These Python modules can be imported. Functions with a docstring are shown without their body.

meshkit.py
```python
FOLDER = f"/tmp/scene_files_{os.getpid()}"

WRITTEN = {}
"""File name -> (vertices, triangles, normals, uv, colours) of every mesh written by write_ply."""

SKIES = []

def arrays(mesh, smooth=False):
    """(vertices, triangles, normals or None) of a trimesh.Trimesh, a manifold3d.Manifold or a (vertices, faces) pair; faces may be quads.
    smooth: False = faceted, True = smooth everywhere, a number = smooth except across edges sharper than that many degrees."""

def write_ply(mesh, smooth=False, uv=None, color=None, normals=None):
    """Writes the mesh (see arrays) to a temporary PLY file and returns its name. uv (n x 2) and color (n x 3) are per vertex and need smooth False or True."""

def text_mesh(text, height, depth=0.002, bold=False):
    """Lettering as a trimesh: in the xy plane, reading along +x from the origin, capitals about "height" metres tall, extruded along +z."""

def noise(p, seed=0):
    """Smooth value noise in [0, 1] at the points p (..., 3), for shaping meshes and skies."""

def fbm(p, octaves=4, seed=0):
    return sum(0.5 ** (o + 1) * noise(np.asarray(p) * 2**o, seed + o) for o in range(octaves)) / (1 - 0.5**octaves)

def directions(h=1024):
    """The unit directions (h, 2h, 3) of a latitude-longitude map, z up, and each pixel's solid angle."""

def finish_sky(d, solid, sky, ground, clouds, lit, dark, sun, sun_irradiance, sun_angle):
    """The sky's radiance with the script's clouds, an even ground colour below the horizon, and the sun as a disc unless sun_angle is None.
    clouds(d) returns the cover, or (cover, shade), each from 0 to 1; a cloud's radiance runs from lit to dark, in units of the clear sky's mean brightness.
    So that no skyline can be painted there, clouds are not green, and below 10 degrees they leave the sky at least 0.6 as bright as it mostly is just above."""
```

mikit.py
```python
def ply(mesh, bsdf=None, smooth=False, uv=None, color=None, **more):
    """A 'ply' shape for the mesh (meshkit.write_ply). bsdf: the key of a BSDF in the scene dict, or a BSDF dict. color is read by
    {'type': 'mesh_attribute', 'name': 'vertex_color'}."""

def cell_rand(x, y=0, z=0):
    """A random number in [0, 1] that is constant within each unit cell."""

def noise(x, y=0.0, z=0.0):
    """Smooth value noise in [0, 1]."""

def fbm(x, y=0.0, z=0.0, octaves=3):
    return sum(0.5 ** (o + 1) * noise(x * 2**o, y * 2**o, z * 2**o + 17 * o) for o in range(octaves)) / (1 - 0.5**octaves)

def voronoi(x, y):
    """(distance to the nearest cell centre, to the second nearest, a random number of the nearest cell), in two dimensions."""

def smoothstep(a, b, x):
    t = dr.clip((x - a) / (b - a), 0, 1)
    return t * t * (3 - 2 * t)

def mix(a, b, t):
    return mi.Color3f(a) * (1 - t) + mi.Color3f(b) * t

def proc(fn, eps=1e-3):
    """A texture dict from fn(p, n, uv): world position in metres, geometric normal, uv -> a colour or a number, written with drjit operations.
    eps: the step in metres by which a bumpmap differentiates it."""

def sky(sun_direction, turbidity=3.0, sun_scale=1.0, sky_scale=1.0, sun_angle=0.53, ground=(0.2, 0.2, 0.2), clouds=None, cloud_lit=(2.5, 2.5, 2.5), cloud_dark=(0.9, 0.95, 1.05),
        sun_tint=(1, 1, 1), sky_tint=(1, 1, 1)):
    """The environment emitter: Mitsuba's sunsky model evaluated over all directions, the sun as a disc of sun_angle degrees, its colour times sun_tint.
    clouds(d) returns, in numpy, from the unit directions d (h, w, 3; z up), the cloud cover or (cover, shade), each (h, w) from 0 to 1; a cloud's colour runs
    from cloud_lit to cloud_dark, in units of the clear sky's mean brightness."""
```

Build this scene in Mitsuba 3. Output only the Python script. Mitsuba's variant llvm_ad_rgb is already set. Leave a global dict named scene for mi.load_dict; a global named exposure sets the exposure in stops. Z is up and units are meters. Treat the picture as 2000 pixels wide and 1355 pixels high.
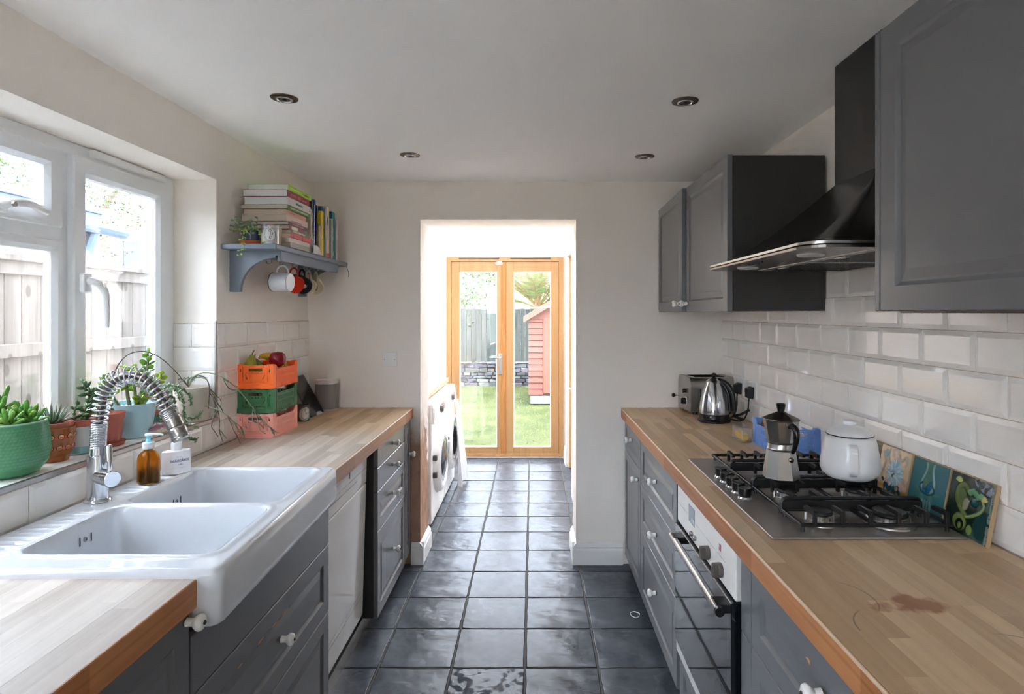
import math, numpy as np, trimesh, mitsuba as mi, drjit as dr, mikit, meshkit
from shapely.geometry import Polygon, box as sbox, Point
from shapely import affinity
from shapely.ops import unary_union
T = mi.ScalarTransform4f
rng = np.random.default_rng(7)
scene, labels = {}, {}
PI = math.pi

# ---------------------------------------------------------------- camera, sky, exposure
scene['camera'] = {'type': 'perspective', 'fov': 2 * math.degrees(math.atan(1000 / 1158)), 'fov_axis': 'x', 'near_clip': 0.05, 'far_clip': 200.0,
    'principal_point_offset_x': -40 / 2000, 'principal_point_offset_y': 67 / 1355,
    'to_world': T().look_at(origin=[0, 0, 1.475], target=[0, 1, 1.475], up=[0, 0, 1])}
def clouds(d):
    c = meshkit.fbm(d * 3.0 + 5, 4, 3)
    return 0.90 + 0.1 * c, np.clip((c - 0.5) * 1.2, 0, 1)
scene['sky'] = mikit.sky([0.42, -0.62, 0.8], turbidity=4.0, sun_scale=0.02, sky_scale=1.0, sun_angle=6.0, ground=(0.18, 0.19, 0.15), clouds=clouds, cloud_lit=(2.02, 2.3, 2.7), cloud_dark=(1.54, 1.8, 2.16))
exposure = 5.98

# ---------------------------------------------------------------- materials
def lin(c):
    c = np.asarray(c, float) / 255
    return np.where(c <= 0.04045, c / 12.92, ((c + 0.055) / 1.055) ** 2.4)
def L(*c): return [float(x) for x in lin(c)]
def col(*c): return {'type': 'rgb', 'value': L(*c)}
def mat(key, color, rough=0.5, spec=0.5, **kw):
    color = col(*color) if isinstance(color, (tuple, list)) else color
    bump = kw.pop('bump', None)
    b = {'type': 'principled', 'base_color': color, 'roughness': rough, 'specular': spec, **kw}
    if bump is not None: b = {'type': 'bumpmap', 'arbitrary': bump, 'scale': 1.0, 'bsdf': b}
    scene[key] = {'type': 'twosided', 'bsdf': b}
    return key
V = {'type': 'mesh_attribute', 'name': 'vertex_color'}
mat('vc_matte', V, 0.65, 0.3); mat('vc_satin', V, 0.35); mat('vc_gloss', V, 0.1)
mat('wall_paint', (241, 234, 225), 0.8, 0.2); mat('ceiling_paint', (242, 240, 237), 0.85, 0.2)
mat('white_gloss', (236, 236, 236), 0.12); mat('white_satin', (232, 231, 229), 0.35); mat('upvc', (234, 236, 238), 0.28)
mat('ceramic', (206, 209, 213), 0.06, 0.6, clearcoat=0.6, clearcoat_gloss=0.97)
mat('metro', (238, 234, 229), 0.07, 0.55)
mat('grout', (186, 176, 160), 0.8)
mat('grey_paint', (102, 103, 105), 0.28, 0.6)
mat('charcoal', (50, 48, 46), 0.5)
mat('black_metal', (22, 22, 22), 0.3, 0.5); mat('black_plastic', (16, 16, 16), 0.25); mat('cast_iron', (24, 24, 24), 0.45, 0.5)
mat('black_rubber', (14, 14, 14), 0.5)
mat('hob_steel', (150, 142, 134), 0.30, metallic=0.55)
mat('chrome', (215, 218, 222), 0.06, metallic=1.0); mat('steel', (176, 172, 168), 0.28, metallic=1.0); mat('dark_steel', (120, 112, 106), 0.24, metallic=1.0)
mat('alu', (178, 174, 170), 0.33, metallic=1.0); mat('bronze', (120, 104, 90), 0.18, metallic=1.0)
mat('void_black', (6, 6, 6), 0.9, 0.1)
scene['pane_glass'] = {'type': 'thindielectric', 'int_ior': 1.5}
scene['clear_glass'] = {'type': 'dielectric', 'int_ior': 1.5}
scene['thin_glass'] = {'type': 'thindielectric', 'int_ior': 1.5}
scene['amber_glass'] = {'type': 'principled', 'base_color': {'type': 'rgb', 'value': [0.95, 0.50, 0.09]}, 'roughness': 0.03, 'spec_trans': 0.97, 'eta': 1.25}
mat('oven_glass', (14, 17, 20), 0.03, 0.9)
mat('screen_black', (12, 12, 16), 0.08)
mat('leaf', {'type': 'mesh_attribute', 'name': 'vertex_color'}, 0.4, 0.5)
scene['thin_leaf'] = {'type': 'principledthin', 'base_color': V, 'roughness': 0.45, 'diff_trans': 0.7, 'spec_trans': 0.0, 'eta': 1.4}
mat('brick_far', (214, 190, 150), 0.85, 0.2)
n_, f_, ss, mx = mikit.noise, mikit.fbm, mikit.smoothstep, mikit.mix
def wood_top(p, n, uv):                       # beech staves: uv.x tone, uv.y offset
    o = uv.y * 37.0
    g = f_(p.x * 110 + o, p.y * 3.0 + o, p.z * 110, 3)
    fine = n_(p.x * 420 + o, p.y * 14, p.z * 420)
    big = n_(p.x * 5 + o, p.y * 2.2)
    t = dr.clip(0.62 * uv.x + 0.30 * g + 0.10 * fine + 0.10 * big, 0, 1)
    c = mx(L(166, 132, 98), L(212, 182, 146), t)
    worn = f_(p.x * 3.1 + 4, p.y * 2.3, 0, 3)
    left = ss(0.0, -0.2, p.x)                 # paler by the window: bleaching plus window glare painted into the colour
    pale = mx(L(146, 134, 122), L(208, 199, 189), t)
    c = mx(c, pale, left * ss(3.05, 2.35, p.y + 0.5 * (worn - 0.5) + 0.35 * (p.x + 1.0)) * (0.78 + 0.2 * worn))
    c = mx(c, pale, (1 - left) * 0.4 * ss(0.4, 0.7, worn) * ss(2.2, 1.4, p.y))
    d = dr.sqrt(dr.square((p.x - 0.735) / 0.055) + dr.square((p.y - 1.135) / 0.032)) + 1.3 * (f_(p.x * 45, p.y * 45, 0, 3) - 0.5)
    c = mx(c, L(146, 86, 46), 0.8 * ss(1.25, 0.75, d) * ss(0.3, 0.5, p.x))
    d2 = dr.sqrt(dr.square((p.x - 0.655) / 0.02) + dr.square((p.y - 1.12) / 0.018)) + 1.2 * (f_(p.x * 60, p.y * 60, 3, 3) - 0.5)
    c = mx(c, L(150, 100, 66), 0.6 * ss(1.2, 0.8, d2) * ss(0.3, 0.5, p.x))
    for cx, cy, r, a0, a1 in ((0.66, 1.04, 0.085, 2.2, 3.6), (0.79, 0.93, 0.10, -0.4, 1.4), (0.58, 1.16, 0.085, -0.6, 0.9), (-0.93, 2.42, 0.09, 1.6, 3.9)):
        rr = dr.sqrt(dr.square(p.x - cx) + dr.square(p.y - cy)); an = dr.atan2(p.y - cy, p.x - cx)
        c = mx(c, L(84, 68, 58), 0.5 * ss(0.0022, 0.0006, dr.abs(rr - r)) * ss(a0 - 0.2, a0 + 0.2, an) * ss(a1 + 0.2, a1 - 0.2, an))
    return c
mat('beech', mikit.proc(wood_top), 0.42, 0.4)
def wood_edge(p, n, uv):
    g = f_(p.y * 3, p.z * 160, p.x * 40, 3)
    return mx(L(150, 88, 44), L(198, 138, 88), 0.55 * g + 0.45 * mikit.cell_rand(dr.floor(p.y / 0.47), 3))
mat('beech_edge', mikit.proc(wood_edge), 0.4, 0.4)
def pine_fn(p, n, uv):
    v = dr.abs(n.z) < 0.5
    g = f_(p.x * 30 + 20 * n_(p.x * 5, p.z * 0.6), p.z * 1.2, p.y * 30, 3)
    return mx(L(160, 114, 70), L(188, 149, 102), g)
mat('pine', mikit.proc(pine_fn), 0.4, 0.4)
mat('pine_dark', mikit.proc(lambda p, n, uv: mx(L(160, 100, 48), L(190, 132, 74), f_(p.x * 60 + 10 * n_(p.z * 2), p.z * 2, 0, 3))), 0.4, 0.4)
def slate_fn(p, n, uv):
    o = uv.x * 61.0
    a = f_(p.x * 9 + o, p.y * 9 + o, 0, 4); b = f_(p.x * 40 + o, p.y * 40, 2, 3)
    vein = ss(0.03, 0.0, dr.abs(f_(p.x * 6 + 1.7 * o, p.y * 7 - o, 5, 4) - 0.5)) * ss(0.45, 0.7, n_(p.x * 5 + o, p.y * 5))
    c = mx(L(38, 42, 48), L(84, 89, 97), 0.55 * a + 0.45 * b) * (0.8 + 0.4 * uv.y)
    crack = ss(0.008, 0.0, dr.abs(f_(p.x * 3 - o, p.y * 9 + 2.3 * o, 9, 4) - 0.47)) * ss(0.5, 0.62, n_(p.x * 6 - o, p.y * 6 + o))
    return mx(mx(c, L(150, 150, 150), 0.10 * vein), L(18, 20, 24), 0.8 * crack)
def slate_bump(p, n, uv):
    o = uv.x * 61.0
    q = f_(p.x * 7 + o, p.y * 9 + o, 0, 4)
    terr = dr.floor(q * 9) + ss(0.62, 1.0, q * 9 - dr.floor(q * 9))
    rough = ss(0.975, 0.985, uv.y)
    return (0.00011 + 0.0006 * rough) * terr + 0.0003 * f_(p.x * 12 + o, p.y * 12, 3, 3) + (0.00012 + 0.0003 * rough) * f_(p.x * 90 + o, p.y * 90, 3, 2)
mat('slate', mikit.proc(slate_fn), 0.34, 0.5, bump=mikit.proc(slate_bump))
mat('floor_grout', (92, 88, 84), 0.85)
mat('grass_blade', (118, 126, 74), 0.8, 0.1)
def plaster_fn(p, n, uv):                     # back wall: paint worn off to bare plaster low on the pier beside the doorway
    e = f_(p.x * 9 + p.y * 9, p.z * 7, 1, 4)
    m = ss(0.03, 0.0, dr.abs(p.x + 0.685) - 0.05) * ss(0.92, 0.74, p.z + 0.35 * (e - 0.5)) * ss(0.42, 0.5, e + 0.16 * ss(0.85, 0.3, p.z))
    c = mx(L(150, 112, 88), L(206, 170, 146), f_(p.x * 20, p.z * 14, p.y * 20, 3))
    return mx(L(241, 234, 225), c, m)
mat('wall_back_paint', mikit.proc(plaster_fn), 0.8, 0.2)
def fence_fn(p, n, uv):
    o = uv.x * 53
    g = f_(p.y * 14 + p.x * 14 + o, p.z * 1.4 + o, 0, 3)
    fine = n_(p.y * 160 + p.x * 160 + o, p.z * 5, o)
    kx = dr.square((p.y * 5 + p.x * 5 + o) - dr.floor(p.y * 5 + p.x * 5 + o) - 0.5); kz = p.z * 1.6 + o
    knot = ss(0.012, 0.004, kx + dr.square((kz - dr.floor(kz) - 0.5) * 1.6))
    c = mx(L(72, 67, 62), L(124, 118, 112), dr.clip(0.7 * g + 0.25 * fine + 0.2 * uv.y, 0, 1))
    return mx(c, L(52, 44, 38), 0.6 * knot)
mat('fence_wood', mikit.proc(fence_fn), 0.8, 0.2)
def grass_fn(p, n, uv):
    return mx(L(46, 54, 30), L(86, 87, 54), f_(p.x * 3.2, p.y * 3.2, 0, 4))
mat('grass', mikit.proc(grass_fn), 0.9, 0.1)

# ---------------------------------------------------------------- mesh helpers
def J(*m):
    m = [x for a in m for x in (a if isinstance(a, (list, tuple)) else [a])]
    return m[0] if len(m) == 1 else trimesh.util.concatenate(m)
def hull(p): return trimesh.convex.convex_hull(np.asarray(p, float))
def B(x0, x1, y0, y1, z0, z1, c=0.0):
    if not c:
        m = trimesh.creation.box(extents=(x1 - x0, y1 - y0, z1 - z0)); m.apply_translation(((x0 + x1) / 2, (y0 + y1) / 2, (z0 + z1) / 2)); return m
    P = []
    for sx in (0, 1):
        for sy in (0, 1):
            for sz in (0, 1):
                x, y, z = (x1, x0)[sx], (y1, y0)[sy], (z1, z0)[sz]; a, b, d = (-c if not sx else c), (-c if not sy else c), (-c if not sz else c)
                P += [(x, y + b, z + d), (x + a, y, z + d), (x + a, y + b, z)]
    return hull(P)
_ico = trimesh.creation.icosphere(subdivisions=2).vertices
def RB(x0, x1, y0, y1, z0, z1, r):
    return hull(np.vstack([_ico * r + (x, y, z) for x in (x0 + r, x1 - r) for y in (y0 + r, y1 - r) for z in (z0 + r, z1 - r)]))
def tf(m, t=(0, 0, 0), rz=0, rx=0, ry=0, s=None, pre=None):
    m = m.copy()
    if s is not None: m.apply_scale(s)
    R = trimesh.transformations
    M = R.translation_matrix(t) @ R.rotation_matrix(rz, (0, 0, 1)) @ R.rotation_matrix(ry, (0, 1, 0)) @ R.rotation_matrix(rx, (1, 0, 0))
    m.apply_transform(M); return m
def lathe(prof, n=32, c=(0, 0, 0), sx=1.0, sy=1.0):
    prof = [(max(r, 0.0), z) for r, z in prof]
    a = np.arange(n) * 2 * PI / n; k = len(prof); v, f = [], []
    for r, z in prof: v += [(r * math.cos(t) * sx, r * math.sin(t) * sy, z) for t in a]
    for i in range(k - 1):
        for j in range(n):
            q = (i * n + j, i * n + (j + 1) % n, (i + 1) * n + (j + 1) % n, (i + 1) * n + j)
            if prof[i][0] > 0: f.append((q[0], q[1], q[2]))
            if prof[i + 1][0] > 0: f.append((q[0], q[2], q[3]))
    if prof[0][0] > 0:
        v.append((0, 0, prof[0][1])); f += [(len(v) - 1, (j + 1) % n, j) for j in range(n)]
    if prof[-1][0] > 0:
        v.append((0, 0, prof[-1][1])); b = (k - 1) * n; f += [(len(v) - 1, b + j, b + (j + 1) % n) for j in range(n)]
    m = trimesh.Trimesh(np.array(v), np.array(f), process=True); m.apply_translation(c); return m
def cyl(r, h, c=(0, 0, 0), n=24, axis='z', bev=0.0):
    m = lathe([(r, 0), (r, h)] if not bev else [(r - bev, 0), (r, bev), (r, h - bev), (r - bev, h)], n)
    if axis == 'x': m = tf(m, ry=PI / 2)
    if axis == 'y': m = tf(m, rx=-PI / 2)
    m.apply_translation(c); return m
def tube(path, r, n=8, closed=False):
    p = np.asarray(path, float); k = len(p); r = np.broadcast_to(r, (k,))
    t = np.roll(p, -1, 0) - np.roll(p, 1, 0) if closed else np.gradient(p, axis=0)
    t /= np.linalg.norm(t, axis=1, keepdims=True) + 1e-12
    a = np.cross(t[0], (0, 0, 1.0) if abs(t[0][2]) < 0.9 else (1.0, 0, 0)); a /= np.linalg.norm(a)
    v, f = [], []
    for i in range(k):
        a = a - t[i] * np.dot(a, t[i]); a /= np.linalg.norm(a); b = np.cross(t[i], a)
        v += [p[i] + r[i] * (math.cos(x) * a + math.sin(x) * b) for x in np.arange(n) * 2 * PI / n]
    for i in range(k if closed else k - 1):
        i2 = (i + 1) % k
        for j in range(n):
            q = (i * n + j, i * n + (j + 1) % n, i2 * n + (j + 1) % n, i2 * n + j); f += [(q[0], q[1], q[2]), (q[0], q[2], q[3])]
    if not closed:
        v += [p[0], p[-1]]
        f += [(len(v) - 2, (j + 1) % n, j) for j in range(n)] + [(len(v) - 1, (k - 1) * n + j, (k - 1) * n + (j + 1) % n) for j in range(n)]
    return trimesh.Trimesh(np.array(v), np.array(f), process=False)
def spline(pts, k=8):
    from scipy.interpolate import CubicSpline
    p = np.asarray(pts, float); s = np.r_[0, np.cumsum(np.linalg.norm(np.diff(p, axis=0), axis=1))]
    return CubicSpline(s, p)(np.linspace(0, s[-1], k * (len(p) - 1) + 1))
def prism(poly, h):
    poly = poly if hasattr(poly, 'geom_type') else Polygon(poly)
    return trimesh.util.concatenate([trimesh.creation.extrude_polygon(g, h, engine='earcut') for g in getattr(poly, 'geoms', [poly])])
FACES = {'-X': ((0, -1, 0), (0, 0, 1), (-1, 0, 0)), '+X': ((0, 1, 0), (0, 0, 1), (1, 0, 0)), '-Y': ((1, 0, 0), (0, 0, 1), (0, -1, 0)), '+Y': ((-1, 0, 0), (0, 0, 1), (0, 1, 0)),
         '+Z': ((1, 0, 0), (0, 1, 0), (0, 0, 1)), '-Z': ((1, 0, 0), (0, -1, 0), (0, 0, -1))}
def fmat(f, o):
    M = np.eye(4); M[:3, 0], M[:3, 1], M[:3, 2] = FACES[f]; M[:3, 3] = o; return M
def face(m, f, o):
    m = m.copy(); m.apply_transform(fmat(f, o)); return m
def ring(w, h, rings, hole=False):            # nested rectangles (inset, depth); local x, y in the face, z outward
    v, f = [], []
    for i, d in rings: v += [(i, i, d), (w - i, i, d), (w - i, h - i, d), (i, h - i, d)]
    for k in range(len(rings) - 1):
        for j in range(4):
            a, b = 4 * k + j, 4 * k + (j + 1) % 4; f += [(a, b, b + 4), (a, b + 4, a + 4)]
    if not hole:
        e = 4 * len(rings) - 4; f += [(0, 2, 1), (0, 3, 2), (e, e + 1, e + 2), (e, e + 2, e + 3)]
    else:
        e = 4 * len(rings) - 4
        for j in range(4): a, b = e + j, e + (j + 1) % 4; f += [(a, b, (j + 1) % 4), (a, (j + 1) % 4, j)]
    return trimesh.Trimesh(np.array(v, float), np.array(f), process=False)
def colored(pieces, smooth=35):
    ms, cs = [], []
    for m, c in pieces:
        m = trimesh.graph.smooth_shade(m, angle=math.radians(smooth), facet_minarea=None) if smooth else m
        c = np.asarray(c, float)
        cs.append(np.tile(lin(c), (len(m.vertices), 1)) if c.ndim == 1 else lin(c)); ms.append((np.array(m.vertices), np.array(m.faces)))
    at = np.cumsum([0] + [len(v) for v, _ in ms])
    return trimesh.Trimesh(np.vstack([v for v, _ in ms]), np.vstack([f + a for (_, f), a in zip(ms, at)]), process=False), np.vstack(cs)
_count = {}
def key_of(name):
    if name not in scene and name not in _count: _count[name] = 0; return name
    _count[name] = _count.get(name, 0) + 1; return f'{name}_{_count[name]:03d}'
def shape(mesh, m, smooth=35, **kw):
    if isinstance(mesh, list):
        mm, c = colored(mesh, smooth or 0); return mikit.ply(mm, m, smooth=bool(smooth), color=c, **kw)
    return mikit.ply(mesh, m, smooth=smooth, **kw)
def add(name, mesh, m, parent=None, label=None, cat=None, group=None, kind=None, smooth=35, at=None, **kw):
    k = key_of(f'{parent}__{name}' if parent else name)
    s = mesh if isinstance(mesh, dict) else shape(mesh, m, smooth, **kw)
    if at is not None: s = {**s, 'to_world': at if not isinstance(at, np.ndarray) else T(at.tolist())}
    scene[k] = s; tag(k, label, cat, group, kind); return k
def tag(k, label=None, cat=None, group=None, kind=None):
    d = {a: b for a, b in (('label', label), ('category', cat), ('group', group), ('kind', kind)) if b}
    if d: labels[k] = {**labels.get(k, {}), **d}
def thing(name, label, cat, group=None):
    k = key_of(name); _count[k] = _count.get(k, 0); tag(k, label, cat, group); return k
def struct(name, mesh, m, label, cat, smooth=False, **kw): return add(name, mesh, m, None, label, cat, None, 'structure', smooth, **kw)
def tr(x, y, z): M = np.eye(4); M[:3, 3] = (x, y, z); return M
def rot(a, ax): return trimesh.transformations.rotation_matrix(a, ax)

# ---------------------------------------------------------------- room shell
XL, XR, YB, ZC = -1.32, 1.12, 3.486, 2.245
WT = 0.918                                    # worktop height
DX0, DX1, DZ, YU0, YU1 = -0.659, 0.256, 2.023, 3.755, 6.04
struct('wall_left', J(B(-1.535, XL, -2.6, 3.6, -0.1, 1.028), B(-1.535, XL, -2.6, 3.6, 2.031, 2.5), B(-1.535, XL, 2.476, 3.6, 1.028, 2.031), B(-1.535, XL, -2.6, -1.9, 1.028, 2.031), B(-1.535, XL, -0.4, 0.75, 1.028, 2.031)), 'wall_paint', 'white painted left wall around the kitchen window', 'wall')
struct('wall_right', B(XR, XR + 0.25, -2.6, 3.6, -0.1, 2.5), 'wall_paint', 'white painted wall above the tiled splashback and behind the hood', 'wall')
wb = struct('wall_back', J(B(XL - 0.25, DX0, YB, YU0, -0.1, 2.5), B(DX1, XR + 0.25, YB, YU0, -0.1, 2.5), B(DX0, DX1, YB, YU0, DZ, 2.5)), 'wall_back_paint', 'white end wall with open doorway and worn plaster beside it', 'wall')
struct('ceiling', B(-1.6, 1.4, -2.6, 3.6, ZC, ZC + 0.15), 'ceiling_paint', 'white plaster ceiling with four recessed downlights', 'ceiling')
struct('wall_behind', J(B(-1.6, -1.29, -2.75, -2.6, -0.1, 2.5), B(-0.49, 1.4, -2.75, -2.6, -0.1, 2.5), B(-1.29, -0.49, -2.75, -2.6, -0.1, 0.25), B(-1.29, -0.49, -2.75, -2.6, 2.1, 2.5)), 'wall_paint', 'white wall with an added window opening behind the camera', 'wall')
struct('roof', B(-1.7, 1.5, -2.8, 3.65, 2.5, 2.6), 'charcoal', 'flat roof slab over the kitchen', 'roof')
struct('wall_utility_left', B(-1.6, -1.34, YU0, 6.2, -0.1, 2.6), 'wall_paint', 'white wall behind the two laundry machines', 'wall')
struct('wall_utility_right', J(B(0.335, 0.6, YU0, 6.2, 2.02, 2.6), B(0.335, 0.6, YU0, 4.86, -0.1, 2.02), B(0.335, 0.6, 5.66, 6.2, -0.1, 2.02), B(0.42, 0.6, 4.8, 5.7, -0.1, 2.02)), 'wall_paint', 'white wall with a side door in the utility room', 'wall')
struct('wall_utility_back', J(B(-1.6, -0.872, 6.04, 6.2, -0.1, 2.6), B(0.314, 0.6, 6.04, 6.2, -0.1, 2.6), B(-0.872, 0.314, 6.04, 6.2, 2.04, 2.6)), 'wall_paint', 'white wall around the pine garden doors', 'wall')
struct('ceiling_utility', J(B(-1.6, -1.05, YU0 - 0.1, 6.25, 2.42, 2.6), B(0.15, 0.6, YU0 - 0.1, 6.25, 2.42, 2.6), B(-1.05, 0.15, YU0 - 0.1, 4.05, 2.42, 2.6), B(-1.05, 0.15, 5.5, 6.25, 2.42, 2.6)), 'ceiling_paint', 'white utility room ceiling with an added rooflight opening', 'ceiling')
sk = struct('window_3', face(ring(1.26, 1.51, [(0, 0), (0, 0.06), (0.05, 0.06), (0.05, 0)], True), '+Z', (-1.08, 4.02, 2.6)), 'upvc', 'unseen rooflight added for daylight in the utility room ceiling', 'window')  # added rooflight, out of view, sized to brighten the utility room
add('pane', B(-1.05, 0.15, 4.05, 5.5, 2.63, 2.634), 'pane_glass', sk, smooth=False)
bw = struct('window_2', face(ring(1.5, 1.003, [(0, 0), (0, 0.06), (0.05, 0.06), (0.05, 0)], True), '+X', (-1.53, -1.9, 1.028)), 'upvc', 'unseen white window added for daylight in the left wall, behind the camera', 'window')  # added window, never in view, lights the right-hand side
add('pane', B(-1.51, -1.506, -1.85, -0.45, 1.078, 1.981), 'pane_glass', bw, smooth=False)

w4 = struct('window_4', face(ring(0.8, 1.85, [(0, 0), (0, 0.07), (0.04, 0.07), (0.04, 0)], True), '+Y', (-0.49, -2.7, 0.25)), 'upvc', 'unseen white window added for daylight in the wall behind the camera', 'window')  # added glazed opening that lets in fill light from behind
add('pane', B(-1.25, -0.53, -2.67, -2.666, 0.29, 2.06), 'pane_glass', w4, smooth=False)
# floor: slate tiles on a grout bed
fl = struct('floor', B(-1.6, 1.4, -2.6, 6.2, -0.1, -0.004), 'floor_grout', 'dark slate tiled floor running through to the garden doors', 'floor')
PT = 0.3055
ncol, n_t = range(-3, 4), 0
for i in ncol:
    for j in range(-14, 12):
        x0, y0 = -0.0317 + PT * i, 2.463 + PT * j
        if y0 > 6.0 or (y0 > 3.5 and (x0 < -0.99 or x0 > 0.34)) or y0 < 1.1: continue
        g = 0.0035 + 0.0015 * rng.random(4); x1, y1 = x0 + PT - g[1], y0 + PT - g[3]; x0, y0 = x0 + g[0], y0 + g[2]
        y1 = min(y1, 6.035)
        h = rng.normal(0, 0.0009, 4); n = 7
        # an uneven riven edge all round
        u = np.linspace(0, 1, n)
        ed = [(x0 + (x1 - x0) * t, y0) for t in u[:-1]] + [(x1, y0 + (y1 - y0) * t) for t in u[:-1]] + [(x1 - (x1 - x0) * t, y1) for t in u[:-1]] + [(x0, y1 - (y1 - y0) * t) for t in u[:-1]]
        ed = np.array(ed); c0 = np.array([(x0 + x1) / 2, (y0 + y1) / 2]); out = np.sign(ed - c0) * (np.abs(ed - c0) > 0.9 * np.abs(np.array([x1, y1]) - c0))
        wob = rng.normal(0, 0.0012, len(ed)); wob[rng.random(len(ed)) < 0.03] -= 0.003
        ed = ed + out * np.minimum(wob, 0.0015)[:, None]
        zz = lambda q: (h[0] * (x1 - q[:, 0]) * (y1 - q[:, 1]) + h[1] * (q[:, 0] - x0) * (y1 - q[:, 1]) + h[2] * (q[:, 0] - x0) * (q[:, 1] - y0) + h[3] * (x1 - q[:, 0]) * (q[:, 1] - y0)) / ((x1 - x0) * (y1 - y0))
        inn = c0 + (ed - c0) * 0.975
        k = len(ed); v = np.vstack([np.c_[ed, np.full(k, -0.01)], np.c_[ed, zz(ed) - 0.0025 + rng.normal(0, 0.0004, k)], np.c_[inn, zz(inn)], [[*c0, h.mean()]]])
        f = [q for a in range(k) for b in [(a + 1) % k] for q in ((a, b, k + b), (a, k + b, k + a), (k + a, k + b, 2 * k + b), (k + a, 2 * k + b, 2 * k + a), (2 * k + a, 2 * k + b, 3 * k))]
        m = trimesh.Trimesh(v, np.array(f), process=False)
        add('tile', m, 'slate', fl, smooth=True, uv=np.tile((rng.random(), 1.0 if (i, j) == (-1, -1) else 0.97 * rng.random()), (len(v), 1)))
        n_t += 1

# white bevelled wall tiles
_t = {}
def tile_ply(w, h, d=0.0085):
    k = (round(w, 3), round(h, 3))
    if k not in _t: _t[k] = mikit.ply(ring(w, h, [(0, 0), (0, 0.0035), (0.0012, 0.0045), (min(0.0135, w / 3), d)]), 'metro', smooth=False)
    return _t[k]
def tiles(parent, f, origin, width, rows, pitch, first, alt, rowsz, lw=0.2):
    """rows of tiles in the local u, v of a face; first: where a joint falls on the even rows, alt: on the odd rows"""
    for r, (z0, z1) in enumerate(rowsz):
        j = (first, alt)[r % 2] % lw
        u = j - lw
        while u < width:
            a, b = max(u, 0) + 0.001, min(u + lw, width) - 0.001
            if b - a > 0.012:
                M = fmat(f, origin) @ tr(a, z0 + 0.001, 0) @ rot(rng.normal(0, 0.0022), (1, 0, 0)) @ rot(rng.normal(0, 0.0022), (0, 1, 0))
                add('tile', tile_ply(b - a, z1 - z0 - 0.002), None, parent, at=M)
            u += lw
R = [(WT + 0.102 * k, WT + 0.102 * (k + 1)) for k in range(7)]
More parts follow.
